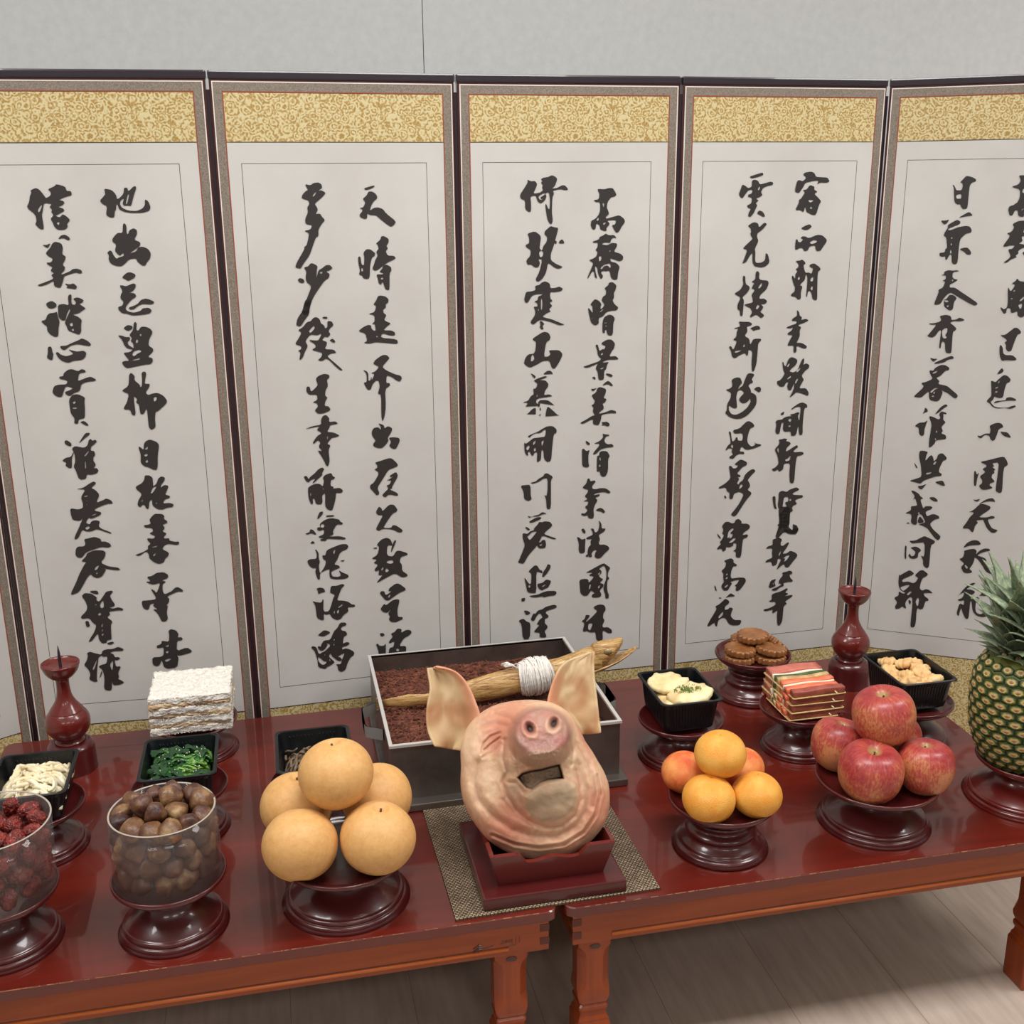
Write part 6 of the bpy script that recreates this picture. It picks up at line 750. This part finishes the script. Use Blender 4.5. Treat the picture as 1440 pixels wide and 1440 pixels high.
def fishring(x, y, z, hh, ww, sl=-.17):
    n = 22; L = []
    for i in range(n):
        a = 2*pi*i/n; c_, s_ = cos(a), sin(a)
        k = 1+.10*nz((x*30, c_*1.3, s_*1.3), 1, 3)+.05*nz((x*80, c_*3, s_*3), 1, 6)
        L.append((x-.37+s_*hh*k*sl, y+c_*ww*k, z+s_*hh*k))
    return L
L = [fishring(*q) for q in fpath]
# the belly is turned towards the viewer and the fish is tipped back a little
obj('body', loft(L), fishm, ft, True)
bm = bmesh.new()   # upper jaw and face
L = [fishring(.556, 0, .0515, .0250, .0180), fishring(.575, 0, .0585, .0230, .0170), fishring(.590, 0, .0660, .0175, .0140), fishring(.601, 0, .0735, .0120, .0100), fishring(.608, 0, .0790, .0065, .0060), fishring(.611, 0, .082, .0015, .002)]
obj('upper_jaw', loft(L), fishm, ft, True)
bm = bmesh.new(); L = []
for (x, z, h_, w_) in ((.548, .030, .0125, .0165), (.575, .0365, .0115, .0155), (.60, .0445, .0095, .0130), (.618, .0525, .0072, .0098), (.632, .0595, .0050, .0065), (.639, .0635, .0018, .0025)):
    n = 18; L.append([(x-.37, cos(2*pi*i/n)*w_, z+(sin(2*pi*i/n)*h_ if sin(2*pi*i/n) < 0 else -sin(2*pi*i/n)*h_*.25)) for i in range(n)])
obj('lower_jaw', loft(L, bm), fishm, ft, True)
for s in (-1, 1):
    e = obj('eye', lathe([(0, .0022), (.0026, .0020), (.0048, .0012), (.006, .0002), (.0066, .0006), (.0078, .0), (.0080, -.002), (0, -.003)], 24), mat('clouded_fish_eye', (150, 128, 84), .25, coat=.5), ft, True)
    e.location = (.577-.37, s*.0162, .0665); e.rotation_euler = (-s*(pi/2)*.9*-1 if s < 0 else -pi/2*.9, 0, .18*s); e.scale = (1.0, .8, 1)
bm = bmesh.new(); L = []
for q in range(8):
    f = q/7; L.append([(.157-.37-.012*f, 0+.0015*c_, .0+hh) for c_, hh in ((-1, -.006-.006*f), (1, -.006-.006*f), (1, .006+.007*f), (-1, .006+.007*f))])
obj('tail_fin', loft(L), fishm, ft)
# cotton thread wound many times round the fish
bm = bmesh.new(); random.seed(6)
for k in range(46):
    f = k/45; x0 = .414+.052*f+random.uniform(-.002, .002); tl_ = random.uniform(-.010, .010); bul = .0035+.0055*sin(pi*min(1, max(0, f)))+random.uniform(-.001, .0012)
    P = []
    for q in range(25):
        a = 2*pi*q/24; zc = .0195+(x0-.41)*.175
        P.append((x0-.37+tl_*cos(a)-.17*.024*sin(a), cos(a)*(.0215+bul), zc+sin(a)*(.0262+bul)))
    tube(bm, P, .0011, 5, cap=False)
P = [(.405-.37, -.012, .048), (.395-.37, -.014, .057), (.385-.37, -.010, .060), (.378-.37, -.004, .056), (.384-.37, .002, .050), (.40-.37, .0, .050)]
for k in range(7): tube(bm, [(p[0]+random.uniform(-.002, .002), p[1]+random.uniform(-.002, .002), p[2]+random.uniform(-.002, .002)) for p in P], .0011, 5)
L = []
for q in range(14):
    f = q/13; x0 = .412+.056*f; r_ = .0018+.0055*sin(pi*f)**.6
    L.append([(x0-.37-.17*.024*sin(2*pi*i/28), cos(2*pi*i/28)*(.0212+r_), .0195+(x0-.41)*.175+sin(2*pi*i/28)*(.026+r_)) for i in range(28)])
loft(L, bm)
obj('thread_skein', bm, M['white_thread'], ft, True)['label'] = 'white cotton thread wound around the fish'
# ---------------------------------------------------------------- woven mat
mt = mat('woven_mat', (.4, .35, .28), .7); tcn = coords(mt, (1, 1, 1))
wv1 = nd(mt, 'ShaderNodeTexBrick'); wv1.inputs['Scale'].default_value = 1; wv1.offset = .5; wv1.inputs['Brick Width'].default_value = .0056; wv1.inputs['Row Height'].default_value = .0040; wv1.inputs['Mortar Size'].default_value = .0010; wv1.inputs['Mortar Smooth'].default_value = .3; wv1.inputs['Bias'].default_value = 0
wv1.inputs['Color1'].default_value = lin((182, 162, 134)); wv1.inputs['Color2'].default_value = lin((160, 140, 112)); wv1.inputs['Mortar'].default_value = lin((64, 52, 44))
ln(mt, tcn, wv1.inputs['Vector']); nn = noisetex(mt, tcn, 60, 3); mixn = nd(mt, 'ShaderNodeMix', data_type='RGBA', blend_type='MULTIPLY'); mixn.inputs['Factor'].default_value = .6
ln(mt, wv1.outputs['Color'], mixn.inputs['A']); ln(mt, ramp(mt, nn, [(.3, (176, 160, 140)), (.65, (255, 250, 240))]), mixn.inputs['B']); ln(mt, mixn.outputs['Result'], bsdf(mt).inputs['Base Color'])
inv = nd(mt, 'ShaderNodeMath', operation='SUBTRACT'); inv.inputs[0].default_value = 1; ln(mt, wv1.outputs['Fac'], inv.inputs[1]); bump(mt, inv.outputs[0], .8, .002)
o = obj('woven_mat', bbox(-.154, .154, -.190, .190, 0, .0022, bev=.0008), mt); o.location = (.3525, 1.538, T+.0004); o.rotation_euler = (0, 0, .018)
tag(o, 'brown woven placemat under the pig head stand', 'placemat')
for a in ((-.1545, .1545, -.1912, -.1882), (-.1545, .1545, .1882, .1912)): obj('selvedge', bbox(*a, -.0001, .0028), mt, o)
# ---------------------------------------------------------------- red wooden stand for the pig head
pb = thing('pig_stand', 'red lacquered square board and scalloped box holding the pig head', 'stand', (.3515, 1.457, T+.0032))
obj('base_board', bbox(-.107, .107, -.105, .105, 0, .019, bev=.003), M['lacquer'], pb)
def wall_board(w0, w1, h, th, cut):
    # trapezoid board flaring outward, with a scalloped hollow in its upper edge
    bm = bmesh.new(); n = 40; F = []; B = []
    for i in range(n+1):
        u = -1+2*i/n; z = h
        if cut:
            a = abs(u)
            z -= .016*sstep(.58, .44, a)+.003*cos(min(a, .5)*2*pi*1.5)*sstep(.6, .4, a)*-1
        F.append((u, z))
    bot = [bm.verts.new((u*w0, 0, 0)) for u, z in F]; top = [bm.verts.new((u*(w0+(w1-w0)*z/h), 0, z)) for u, z in F]
    bot2 = [bm.verts.new((u*w0, th, 0)) for u, z in F]; top2 = [bm.verts.new((u*(w0+(w1-w0)*z/h), th, z)) for u, z in F]
    for i in range(n):
        bm.faces.new((bot[i], bot[i+1], top[i+1], top[i])); bm.faces.new((bot2[i+1], bot2[i], top2[i], top2[i+1]))
        bm.faces.new((top[i], top[i+1], top2[i+1], top2[i])); bm.faces.new((bot2[i], bot2[i+1], bot[i+1], bot[i]))
    bm.faces.new((bot[0], top[0], top2[0], bot2[0])); bm.faces.new((bot[-1], bot2[-1], top2[-1], top[-1])); return bm
for i in range(4):
    o = obj('side_board', wall_board(.0785, .0925, .058, .006, True), M['lacquer2'], pb)
    a = i*pi/2; dx, dy = 0, -.080
    o.location = (dx*cos(a)-dy*sin(a), dx*sin(a)+dy*cos(a)+.004, .019); o.rotation_euler = (.235, 0, a)
# ---------------------------------------------------------------- pig head
PC = Vector((.3475, 1.470, T+.138)); PF = (CAM-PC).normalized(); PR = (_R-PF*_R.dot(PF)).normalized(); PU = PF.cross(PR); PU = PU if PU.z > 0 else -PU
K = .000229
def fc(cx, cy): return ((cx-815)*K, -(cy-880)*K)
outl = [(1310, 1000), (1300, 890), (1235, 770), (1150, 640), (1110, 540), (1040, 440), (940, 385), (850, 368), (750, 365), (640, 378), (560, 395), (470, 440), (380, 520), (335, 620), (322, 720), (332, 800), (325, 880), (330, 960), (350, 1040), (385, 1110), (440, 1190), (510, 1270), (610, 1335), (720, 1375), (850, 1392), (980, 1385), (1090, 1345), (1190, 1270), (1260, 1190), (1300, 1100)]
OP = []
for cx, cy in outl:
    x, y = fc(cx, cy); OP.append((atan2(y, x) % (2*pi), sqrt(x*x+y*y)))
OP.sort(); OP = [(OP[-1][0]-2*pi, OP[-1][1])]+OP+[(OP[0][0]+2*pi, OP[0][1])]
def rout(a):
    a %= 2*pi; s_ = 0; wsum = 0
    for d, w_ in ((-.12, .25), (-.06, .5), (0, 1), (.06, .5), (.12, .25)): s_ += interp(OP, (a+d) if -.2 < a+d < 2*pi+.2 else a)*w_; wsum += w_
    return s_/wsum
SN = fc(864, 590); MO = fc(850, 860); CH = fc(925, 1000)
def ell(x, y, c, rx, ry, rot=0):
    dx, dy = x-c[0], y-c[1]; X = dx*cos(rot)+dy*sin(rot); Y = -dx*sin(rot)+dy*cos(rot); return sqrt((X/rx)**2+(Y/ry)**2), X/rx, Y/ry
def gauss(d, s): return exp(-(d/s)**2)
def fpoly(L): return [fc(*q) for q in L]
def segd(x, y, P, closed=False):
    best = 9; n = len(P)
    for i in range(n if closed else n-1):
        ax, ay = P[i]; bx, by = P[(i+1) % n]; dx, dy = bx-ax, by-ay; t = ((x-ax)*dx+(y-ay)*dy)/(dx*dx+dy*dy); t = 0 if t < 0 else 1 if t > 1 else t
        d = (x-ax-dx*t)**2+(y-ay-dy*t)**2
        if d < best: best = d
    return sqrt(best)
def sdf(x, y, P):
    ins = False; n = len(P)
    for i in range(n):
        (x1, y1), (x2, y2) = P[i], P[(i+1) % n]
        if (y1 > y) != (y2 > y) and x < (x2-x1)*(y-y1)/(y2-y1)+x1: ins = not ins
    d = segd(x, y, P, True); return d if ins else -d
MOUTH = fpoly([(708, 872), (735, 845), (790, 828), (860, 818), (925, 800), (975, 790), (988, 830), (1000, 880), (955, 884), (905, 890), (850, 908), (800, 944), (765, 935), (735, 905)])
LIP = fpoly([(790, 948), (835, 912), (900, 888), (965, 880), (1030, 890), (1078, 925), (1092, 990), (1072, 1060), (1020, 1118), (940, 1150), (850, 1150), (780, 1110), (745, 1050), (742, 985)])
CREASE = [(fpoly(L), wd, dp, rd) for L, wd, dp, rd in (
    ([(622, 640), (616, 760), (640, 840), (612, 900), (640, 985), (700, 1075), (780, 1140), (880, 1182), (985, 1172), (1070, 1110), (1110, 1010), (1100, 900), (1082, 830)], .0030, .0038, .55),
    ([(450, 780), (425, 900), (455, 1010), (550, 1115), (670, 1195), (800, 1235), (950, 1235), (1075, 1175), (1140, 1080), (1150, 950), (1100, 800)], .0060, .0040, .25),
    ([(540, 1235), (680, 1290), (840, 1312), (1000, 1290), (1130, 1215), (1205, 1110), (1240, 980), (1225, 860)], .0022, .0036, .1),
    ([(1095, 670), (1165, 790), (1205, 930), (1190, 1050)], .0040, .0035, .2),
    ([(560, 460), (650, 490), (705, 545)], .0040, .0016, .2), ([(470, 540), (560, 520), (640, 545)], .0040, .0014, .2),
    ([(470, 720), (486, 655), (530, 612), (590, 590)], .0016, .0022, .5), ([(488, 700), (540, 655), (592, 622)], .0014, .0034, .6), ([(480, 745), (545, 712), (600, 660)], .0018, .0018, .3),
    ([(1040, 640), (1062, 720), (1050, 790)], .0026, .0028, .2), ([(690, 700), (700, 780), (712, 850)], .0022, .0018, .1),
    ([(640, 900), (700, 905), (745, 960)], .0026, .0020, .2), ([(620, 1010), (700, 1110), (800, 1175)], .0030, .0014, .3))]
def relief(x, y):
    """height added towards the viewer, and tint weights (nose, chin, red, dark for painted shade)"""
    h = 0; nose = chin = red = dark = 0
    d, _, _ = ell(x, y, fc(850, 700), .062, .074, 0); h += .030*sstep(1.25, .35, d)
    d, X, Y = ell(x, y, fc(864, 610), .0455, .0425, .15); h += .038*sstep(1.16, .78, d)
    d2, X2, Y2 = ell(x, y, SN, .0425, .0350, .15); h += .010*sstep(1.12, .80, d2)-.003*sstep(1.0, .2, d2)
    nm_ = sstep(1.22, .88, d2); nose = max(nose, nm_*(.75+.25*sstep(.3, -.5, Y2))); nose = max(nose, .6*sstep(1.15, .9, ell(x, y, fc(864, 690), .042, .028)[0]))
    h += .0010*gauss(d2-.93, .09)+nm_*(.0009*nz((x*130, y*130, 5), 1, 1)+.0005*nz((x*420, y*420, 5), 1, 1))
    pale = 0
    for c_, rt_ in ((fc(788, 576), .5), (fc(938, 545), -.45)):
        dn, nX, nY = ell(x, y, c_, .0070, .0094, rt_); h -= .013*sstep(1.25, .25, dn); dark = max(dark, sstep(.90, .35, dn)*.93); h += .0016*gauss(dn-1.5, .35); pale = max(pale, .6*gauss(dn-1.35, .4)*sstep(.6, -.6, nY))  # dark paints the shade inside the nostrils
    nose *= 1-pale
    # wrinkled pale upper lip
    d, _, _ = ell(x, y, fc(862, 768), .050, .0155, .08); u = sstep(1.25, .6, d); h += .006*sstep(1.2, .4, d)+u*(.0016*nz((x*300, y*300, 0), 1, 4)+.0010*nz((x*620, y*620, 0), 1, 4)); chin = max(chin, .75*u)
    d, _, _ = ell(x, y, fc(672, 740), .016, .034, .0); h += .003*sstep(1.3, .5, d); chin = max(chin, .45*sstep(1.4, .8, d))
    # mouth opening, filled by the tongue; shade painted inside, darkest along the edges
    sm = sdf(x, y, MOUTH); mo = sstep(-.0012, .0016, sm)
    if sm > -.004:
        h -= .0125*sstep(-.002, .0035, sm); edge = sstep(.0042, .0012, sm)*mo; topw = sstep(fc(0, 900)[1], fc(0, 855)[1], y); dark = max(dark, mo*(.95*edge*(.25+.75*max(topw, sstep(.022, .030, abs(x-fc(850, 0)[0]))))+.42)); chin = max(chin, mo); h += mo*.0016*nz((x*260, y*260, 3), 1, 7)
    # lower lip and chin
    sl = sdf(x, y, LIP); li = sstep(-.001, .003, sl)
    h += .016*sstep(-.012, .020, sl)*(1-mo)+.0065*sstep(-.001, .006, sl)*(1-mo); chin = max(chin, sstep(-.004, .006, sl)*(1-mo)); red = max(red, .5*gauss(sl+.003, .003)*(1-mo))
    d, _, _ = ell(x, y, fc(735, 960), .026, .026, .8); h += .007*sstep(1.3, .3, d)*(1-mo); chin = max(chin, .6*sstep(1.3, .5, d)*(1-mo))
    for P, wd, dp, rd in CREASE:
        s_ = segd(x, y, P)
        if s_ < wd*4:
            g = gauss(s_, wd); h -= dp*g; h += dp*.35*gauss(s_-wd*2.1, wd); red = max(red, rd*gauss(s_, wd*1.5)); dark = max(dark, .16*gauss(s_, wd*.45))  # dark paints a thin line of shade into each crease
    d, eX, eY = ell(x, y, fc(535, 660), .020, .014, .7); h -= .0045*sstep(1.5, .2, d); red = max(red, .6*sstep(1.6, .5, d))
    d, _, _ = ell(x, y, fc(860, 425), .060, .020, .05); h += .005*sstep(1.4, .2, d)
    h += .0020*nz((x*38, y*38, 2), 1, 1)+.0009*nz((x*110, y*110, 2), 1, 2)+.0003*nz((x*420, y*420, 2), 1, 2)
    return h, nose, chin, red, dark
me = bpy.data.meshes.new('pig_head'); VV = []; FF = []; CL = []
NT, NP1, NP2 = 300, 130, 34
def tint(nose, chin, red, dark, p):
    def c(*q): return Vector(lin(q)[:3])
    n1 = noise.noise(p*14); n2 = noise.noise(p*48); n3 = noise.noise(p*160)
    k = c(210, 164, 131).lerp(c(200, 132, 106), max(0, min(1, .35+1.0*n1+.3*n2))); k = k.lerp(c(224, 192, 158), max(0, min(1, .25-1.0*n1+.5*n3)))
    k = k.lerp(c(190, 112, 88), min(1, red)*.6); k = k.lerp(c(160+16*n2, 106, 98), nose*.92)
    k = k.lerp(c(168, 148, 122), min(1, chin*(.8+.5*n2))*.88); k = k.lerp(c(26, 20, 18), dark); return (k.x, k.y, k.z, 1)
def P_(x, y, z): return PR*x+PU*y+PF*z
VV.append(None)
for ip in range(1, NP1+NP2):
    ph = (pi/2)*ip/NP1 if ip <= NP1 else pi/2+(pi/2)*(ip-NP1)/NP2
    for it in range(NT):
        th = 2*pi*it/NT; ro = rout(th); x = ro*sin(ph)**.92*cos(th); y = ro*sin(ph)**.92*sin(th)
        if ph <= pi/2:
            fade = sstep(pi/2, pi/2-.30, ph); h, a, b, c_, d = relief(x, y); z = .060*cos(ph)**.85+h*fade
        else:
            h, a, b, c_, d = 0, 0, 0, 0, 0; z = .105*cos(ph); 
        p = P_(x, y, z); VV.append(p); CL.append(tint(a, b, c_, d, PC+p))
h, a, b, c_, d = relief(0, 0); VV[0] = P_(0, 0, .060+h); CL.insert(0, tint(a, b, c_, d, PC))
VV.append(P_(0, 0, -.105)); CL.append(tint(0, 0, 0, 0, PC))
for it in range(NT): FF.append((0, 1+it, 1+(it+1) % NT))
for ip in range(NP1+NP2-2):
    for it in range(NT):
        a = 1+ip*NT+it; b = 1+ip*NT+(it+1) % NT; FF.append((a, a+NT, b+NT, b))
l_ = len(VV)-1; b0 = 1+(NP1+NP2-2)*NT
for it in range(NT): FF.append((b0+it, l_, b0+(it+1) % NT))
me.from_pydata([tuple(v) for v in VV], [], FF); me.update()
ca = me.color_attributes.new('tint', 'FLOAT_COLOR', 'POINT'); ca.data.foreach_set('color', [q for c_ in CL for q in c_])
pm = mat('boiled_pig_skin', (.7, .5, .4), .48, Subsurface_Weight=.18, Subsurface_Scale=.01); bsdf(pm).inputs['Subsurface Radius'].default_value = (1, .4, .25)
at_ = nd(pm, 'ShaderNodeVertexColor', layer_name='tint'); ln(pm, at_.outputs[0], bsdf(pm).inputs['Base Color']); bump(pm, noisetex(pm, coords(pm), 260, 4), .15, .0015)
ph_ = thing('boiled_pig', 'boiled pig head with open mouth and upright ears on the red stand', 'pig head', tuple(PC))
o = link('head', me, pm, ph_, True)
import numpy as _np
def ear(L, Rr, dep, seed, name='ear'):
    n = len(L); m_ = 24; rows = 3; Q = []
    LL = []; RR_ = []
    for i in range((n-1)*rows+1):
        f = i/rows; k = min(int(f), n-2); t = f-k
        def cr(A):
            a, b, c_, d = A[max(k-1, 0)], A[k], A[k+1], A[min(k+2, n-1)]
            return tuple(.5*((2*b[q])+(c_[q]-a[q])*t+(2*a[q]-5*b[q]+4*c_[q]-d[q])*t*t+(3*b[q]-a[q]-3*c_[q]+d[q])*t**3) for q in (0, 1))
        LL.append(cr(L)); RR_.append(cr(Rr))
    V_ = []; F_ = []; C_ = []
    N = len(LL)
    for i in range(N):
        for j in range(m_+1):
            s = j/m_; cx = LL[i][0]+(RR_[i][0]-LL[i][0])*s; cy = LL[i][1]+(RR_[i][1]-LL[i][1])*s; x, y = fc(cx, cy)
            z = dep(s, i/(N-1))+.0022*sin(s*9+i*.25+seed)*(.3+s*(1-s)*3)*.6+.0014*nz((x*90, y*90, seed), 1, 3)+.0034*abs(sin(s*7+2.2*nz((x*30, y*30, 0), 1, seed)+i*.10))**6*(s*(1-s)*4)
            p = P_(x, y, z); V_.append(p)
            n_ = noise.noise((PC+p)*30+Vector((seed, 0, 0))); base = Vector(lin((204, 178, 138))[:3]).lerp(Vector(lin((178, 134, 96))[:3]), max(0, min(1, .45+1.9*n_)))
            base = base.lerp(Vector(lin((208, 150, 118))[:3]), sstep(*(.70, .95, s)) if seed == 1 else sstep(.30, .05, s)*sstep(.25, .55, i/(N-1)))
            C_.append((base.x, base.y, base.z, 1))
    for i in range(N-1):
        for j in range(m_): a = i*(m_+1)+j; F_.append((a, a+1, a+m_+2, a+m_+1))
    me = bpy.data.meshes.new(name); me.from_pydata([tuple(v) for v in V_], [], F_); me.update()
    ca = me.color_attributes.new('tint', 'FLOAT_COLOR', 'POINT'); ca.data.foreach_set('color', [q for c_ in C_ for q in c_])
    o = link(name, me, pm, ph_, True); md = o.modifiers.new('thick', 'SOLIDIFY'); md.thickness = .0042; md.offset = 0
    sb = o.modifiers.new('round', 'SUBSURF'); sb.levels = 1; sb.render_levels = 1; return o
ear([(92, 148), (96, 190), (112, 290), (96, 380), (88, 470), (98, 560), (125, 625), (152, 672)], [(150, 140), (270, 165), (345, 225), (392, 300), (430, 390), (455, 470), (440, 600), (350, 705)],
    lambda s, t: .012-.034*sin(pi*min(1, s*1.05))*(.4+.6*t)+.004*s-.020*t*(1-s)*0-.010, 1)
ear([(1208, 38), (1120, 66), (1040, 96), (985, 150), (945, 230), (915, 320), (905, 395), (945, 450), (1030, 530), (1095, 590)], [(1224, 42), (1222, 100), (1223, 165), (1228, 235), (1235, 305), (1242, 365), (1247, 425), (1252, 485), (1257, 535), (1260, 584)],
    lambda s, t: -.016+.018*sstep(.25, 0, s)*sstep(.15, .4, t)-.022*sin(pi*s)*(.3+.7*t)+.012*s, 2)
# ---------------------------------------------------------------- candlesticks
def candlestick(loc, label):
    t = thing('candlestick', label, 'candlestick', (loc[0], loc[1], T), 0, 'lacquered candlesticks')
    dr = [(0, 0), (.039, 0), (.041, .002), (.0405, .040), (.039, .048), (.034, .0535), (.028, .0555), (.025, .0545), (0, .0545)]
    obj('base_drum', lathe(smoothprof(dr, 2), 56), M['lacquer'], t, True)
    bo = [(.0, .0546), (.0235, .0546), (.0245, .057), (.0225, .0595), (.021, .061), (.027, .066), (.035, .077), (.0385, .090), (.0365, .103), (.030, .113), (.0285, .1145), (.0288, .1155), (.0265, .119), (.019, .130), (.0135, .142), (.0112, .158), (.0112, .172), (.0125, .178), (0, .179)]
    obj('body', lathe(smoothprof(bo, 3), 56), M['lacquer2'], t, True)
    di = [(0, .178), (.0135, .178), (.020, .181), (.0275, .190), (.0310, .199), (.0325, .203), (.0322, .206), (.0300, .2065), (.0285, .204), (.018, .1985), (0, .1975)]
    obj('drip_pan', lathe(smoothprof(di, 2), 56), M['lacquer2'], t, True)
    obj('spike', lathe([(.0028, .197), (.0028, .215), (.0022, .226), (.0005, .238), (0, .2385)], 12), M['screencap'], t, True); return t
candlestick((1.1285, 1.9353), 'dark red candlestick on a drum base, behind the skewers')
candlestick((-.398, 1.934), 'dark red candlestick on a drum base, behind the tray of pale sprouts')
# ---------------------------------------------------------------- pineapple
px, py = 1.1933, 1.4617
pn = thing('pineapple', 'ripe pineapple with its leafy crown, standing on the right-hand stand', 'pineapple', (px-.016, py, T+.0665)); pn.rotation_euler = (0, -.05, 0); pn.scale = (1.07, 1.07, .92)
H_ = .225; prof = [(0, 0), (.035, .0), (.053, .012), (.065, .035), (.0735, .07), (.0765, .11), (.0755, .155), (.0705, .183), (.061, .202), (.046, .215), (.034, .220), (0, .222)]
pmid = nmat('pineapple_rind', [(.3, (58, 66, 26)), (.6, (104, 108, 40)), (.8, (170, 150, 52))], 26, rough=.55)
obj('core', lathe(smoothprof([(r*.955, z) for r, z in prof], 3), 48), pmid, pn, True)
def pr(z): return interp([(b, a) for a, b in prof[1:-1]], z)
eyem = mat('pineapple_eye', (.4, .4, .2), .5); tce = nd(eyem, 'ShaderNodeTexCoord'); sxe = nd(eyem, 'ShaderNodeSeparateXYZ'); ln(eyem, tce.outputs['Object'], sxe.inputs[0])
le = nd(eyem, 'ShaderNodeVectorMath', operation='LENGTH'); cbe = nd(eyem, 'ShaderNodeCombineXYZ'); ln(eyem, sxe.outputs['X'], cbe.inputs[0]); ln(eyem, sxe.outputs['Y'], cbe.inputs[1]); ln(eyem, cbe.outputs[0], le.inputs[0])
ne = nd(eyem, 'ShaderNodeMath', operation='MULTIPLY_ADD'); ln(eyem, noisetex(eyem, tce.outputs['Object'], 4, 4), ne.inputs[0]); ne.inputs[1].default_value = .35; ln(eyem, le.outputs['Value'], ne.inputs[2])
ln(eyem, ramp(eyem, ne.outputs[0], [(.36, (164, 122, 88)), (.60, (206, 182, 126)), (.72, (132, 130, 50)), (.88, (58, 74, 30)), (1.0, (44, 58, 26))]), bsdf(eyem).inputs['Base Color'])
bm = bmesh.new(); n = 6; L = []
for r, z in ((1.0, -.25), (1.0, .05), (.88, .26), (.6, .36), (.36, .34), (.12, .46), (.02, .47)): L.append([(r*cos(2*pi*i/n+pi/6)*1.0, r*sin(2*pi*i/n+pi/6), z) for i in range(n)])
loft(L, bm); bmesh.ops.subdivide_edges(bm, edges=[e for e in bm.edges], cuts=1, smooth=.2)
# small dried bract in the middle of each eye
tube(bm, [(0, -.28, .30), (0, -.05, .52), (0, .22, .62)], [.16, .12, .03], 5, flat=.4)
eme = bpy.data.meshes.new('eye'); bmesh.ops.recalc_face_normals(bm, faces=bm.faces); bm.to_mesh(eme); bm.free(); eme.materials.append(eyem)
rowsn = 15; cnt = 0; per = 20
for k in range(rowsn):
    z = .010+k*.0149; r = pr(z); s_ = max(.0055, r*2*pi/per*.56)
    for j in range(per):
        a = 2*pi*(j+.5*(k % 2))/per+.05
        o = bpy.data.objects.new('eye', eme); C.objects.link(o); o.parent = pn
        dr_ = (pr(z+.004)-pr(z-.004))/.008; nrm = Vector((cos(a), sin(a), -dr_)).normalized()
        up_ = Vector((0, 0, 1)); up_ = (up_-nrm*up_.dot(nrm)).normalized(); sd = up_.cross(nrm)
        o.matrix_local = Matrix.Translation(Vector((r*cos(a)*.955, r*sin(a)*.955, z))) @ Matrix(((sd.x, up_.x, nrm.x, 0), (sd.y, up_.y, nrm.y, 0), (sd.z, up_.z, nrm.z, 0), (0, 0, 0, 1))) @ Matrix.Diagonal((s_*1.0, .0092 if r > .05 else .0075, .0085, 1))
        cnt += 1
        if cnt >= 300: break
    if cnt >= 300: break
leafm = nmat('grey_green_leaf', [(.3, (92, 108, 84)), (.55, (128, 142, 114)), (.75, (172, 176, 132))], 30, (1, 1, .25), .45)
def leaf(L_, w_, bend, th_=.0016, seed=0):
    bm = bmesh.new(); n = 11; rows = []
    for i in range(n+1):
        t = i/n; wd = w_*(1-t**1.8)*(.72+.55*sin(pi*min(1, t*1.3))) if t < 1 else .0004
        wd = max(wd, .0006); y = bend*t*t*L_+.10*L_*t; z = L_*(t-.22*abs(bend)*t*t); row = []
        for s in (-1, -.5, 0, .5, 1): row.append((s*wd, y-(1-s*s)*wd*.55, z))
        for s in (1, .5, 0, -.5, -1): row.append((s*wd*.96, y-(1-s*s)*wd*.55+th_, z))
        rows.append(row)
    return loft(rows, bm)
random.seed(21); k = 0; lm = []
for q in range(5):
    b_ = leaf(1.0, [.22, .19, .25, .18, .21][q], [.28, .16, .40, .10, .50][q], .02, q); bmesh.ops.recalc_face_normals(b_, faces=b_.faces); me = bpy.data.meshes.new('leaf'); b_.to_mesh(me); b_.free(); me.materials.append(leafm); me.polygons.foreach_set('use_smooth', [True]*len(me.polygons)); lm.append(me)
for lay in range(9):
    nl = [11, 11, 10, 10, 9, 8, 7, 6, 4][lay]
    for j in range(nl):
        a = 2*pi*(j+.5*(lay % 2)+random.uniform(-.15, .15))/nl+lay*.35; rb = [.036, .034, .032, .029, .026, .022, .018, .013, .006][lay]; zb = .2130+lay*.0080
        Ln = [.040, .050, .066, .084, .100, .112, .120, .124, .118][lay]*random.uniform(.85, 1.15); lean = [.72, .48, .34, .27, .22, .18, .14, .10, .05][lay]+random.uniform(-.08, .08)
        o = bpy.data.objects.new('leaf', lm[(lay+j) % 5]); C.objects.link(o); o.parent = pn; o.location = (rb*cos(a), rb*sin(a), zb); o.rotation_euler = (-lean, 0, a-pi/2); o.scale = (Ln,)*3 if lay > 1 else (Ln*1.4, Ln, Ln)
obj('crown_stalk', lathe([(.026, .214), (.026, .245), (.022, .275), (.01, .30), (0, .305)], 24), leafm, pn, True)
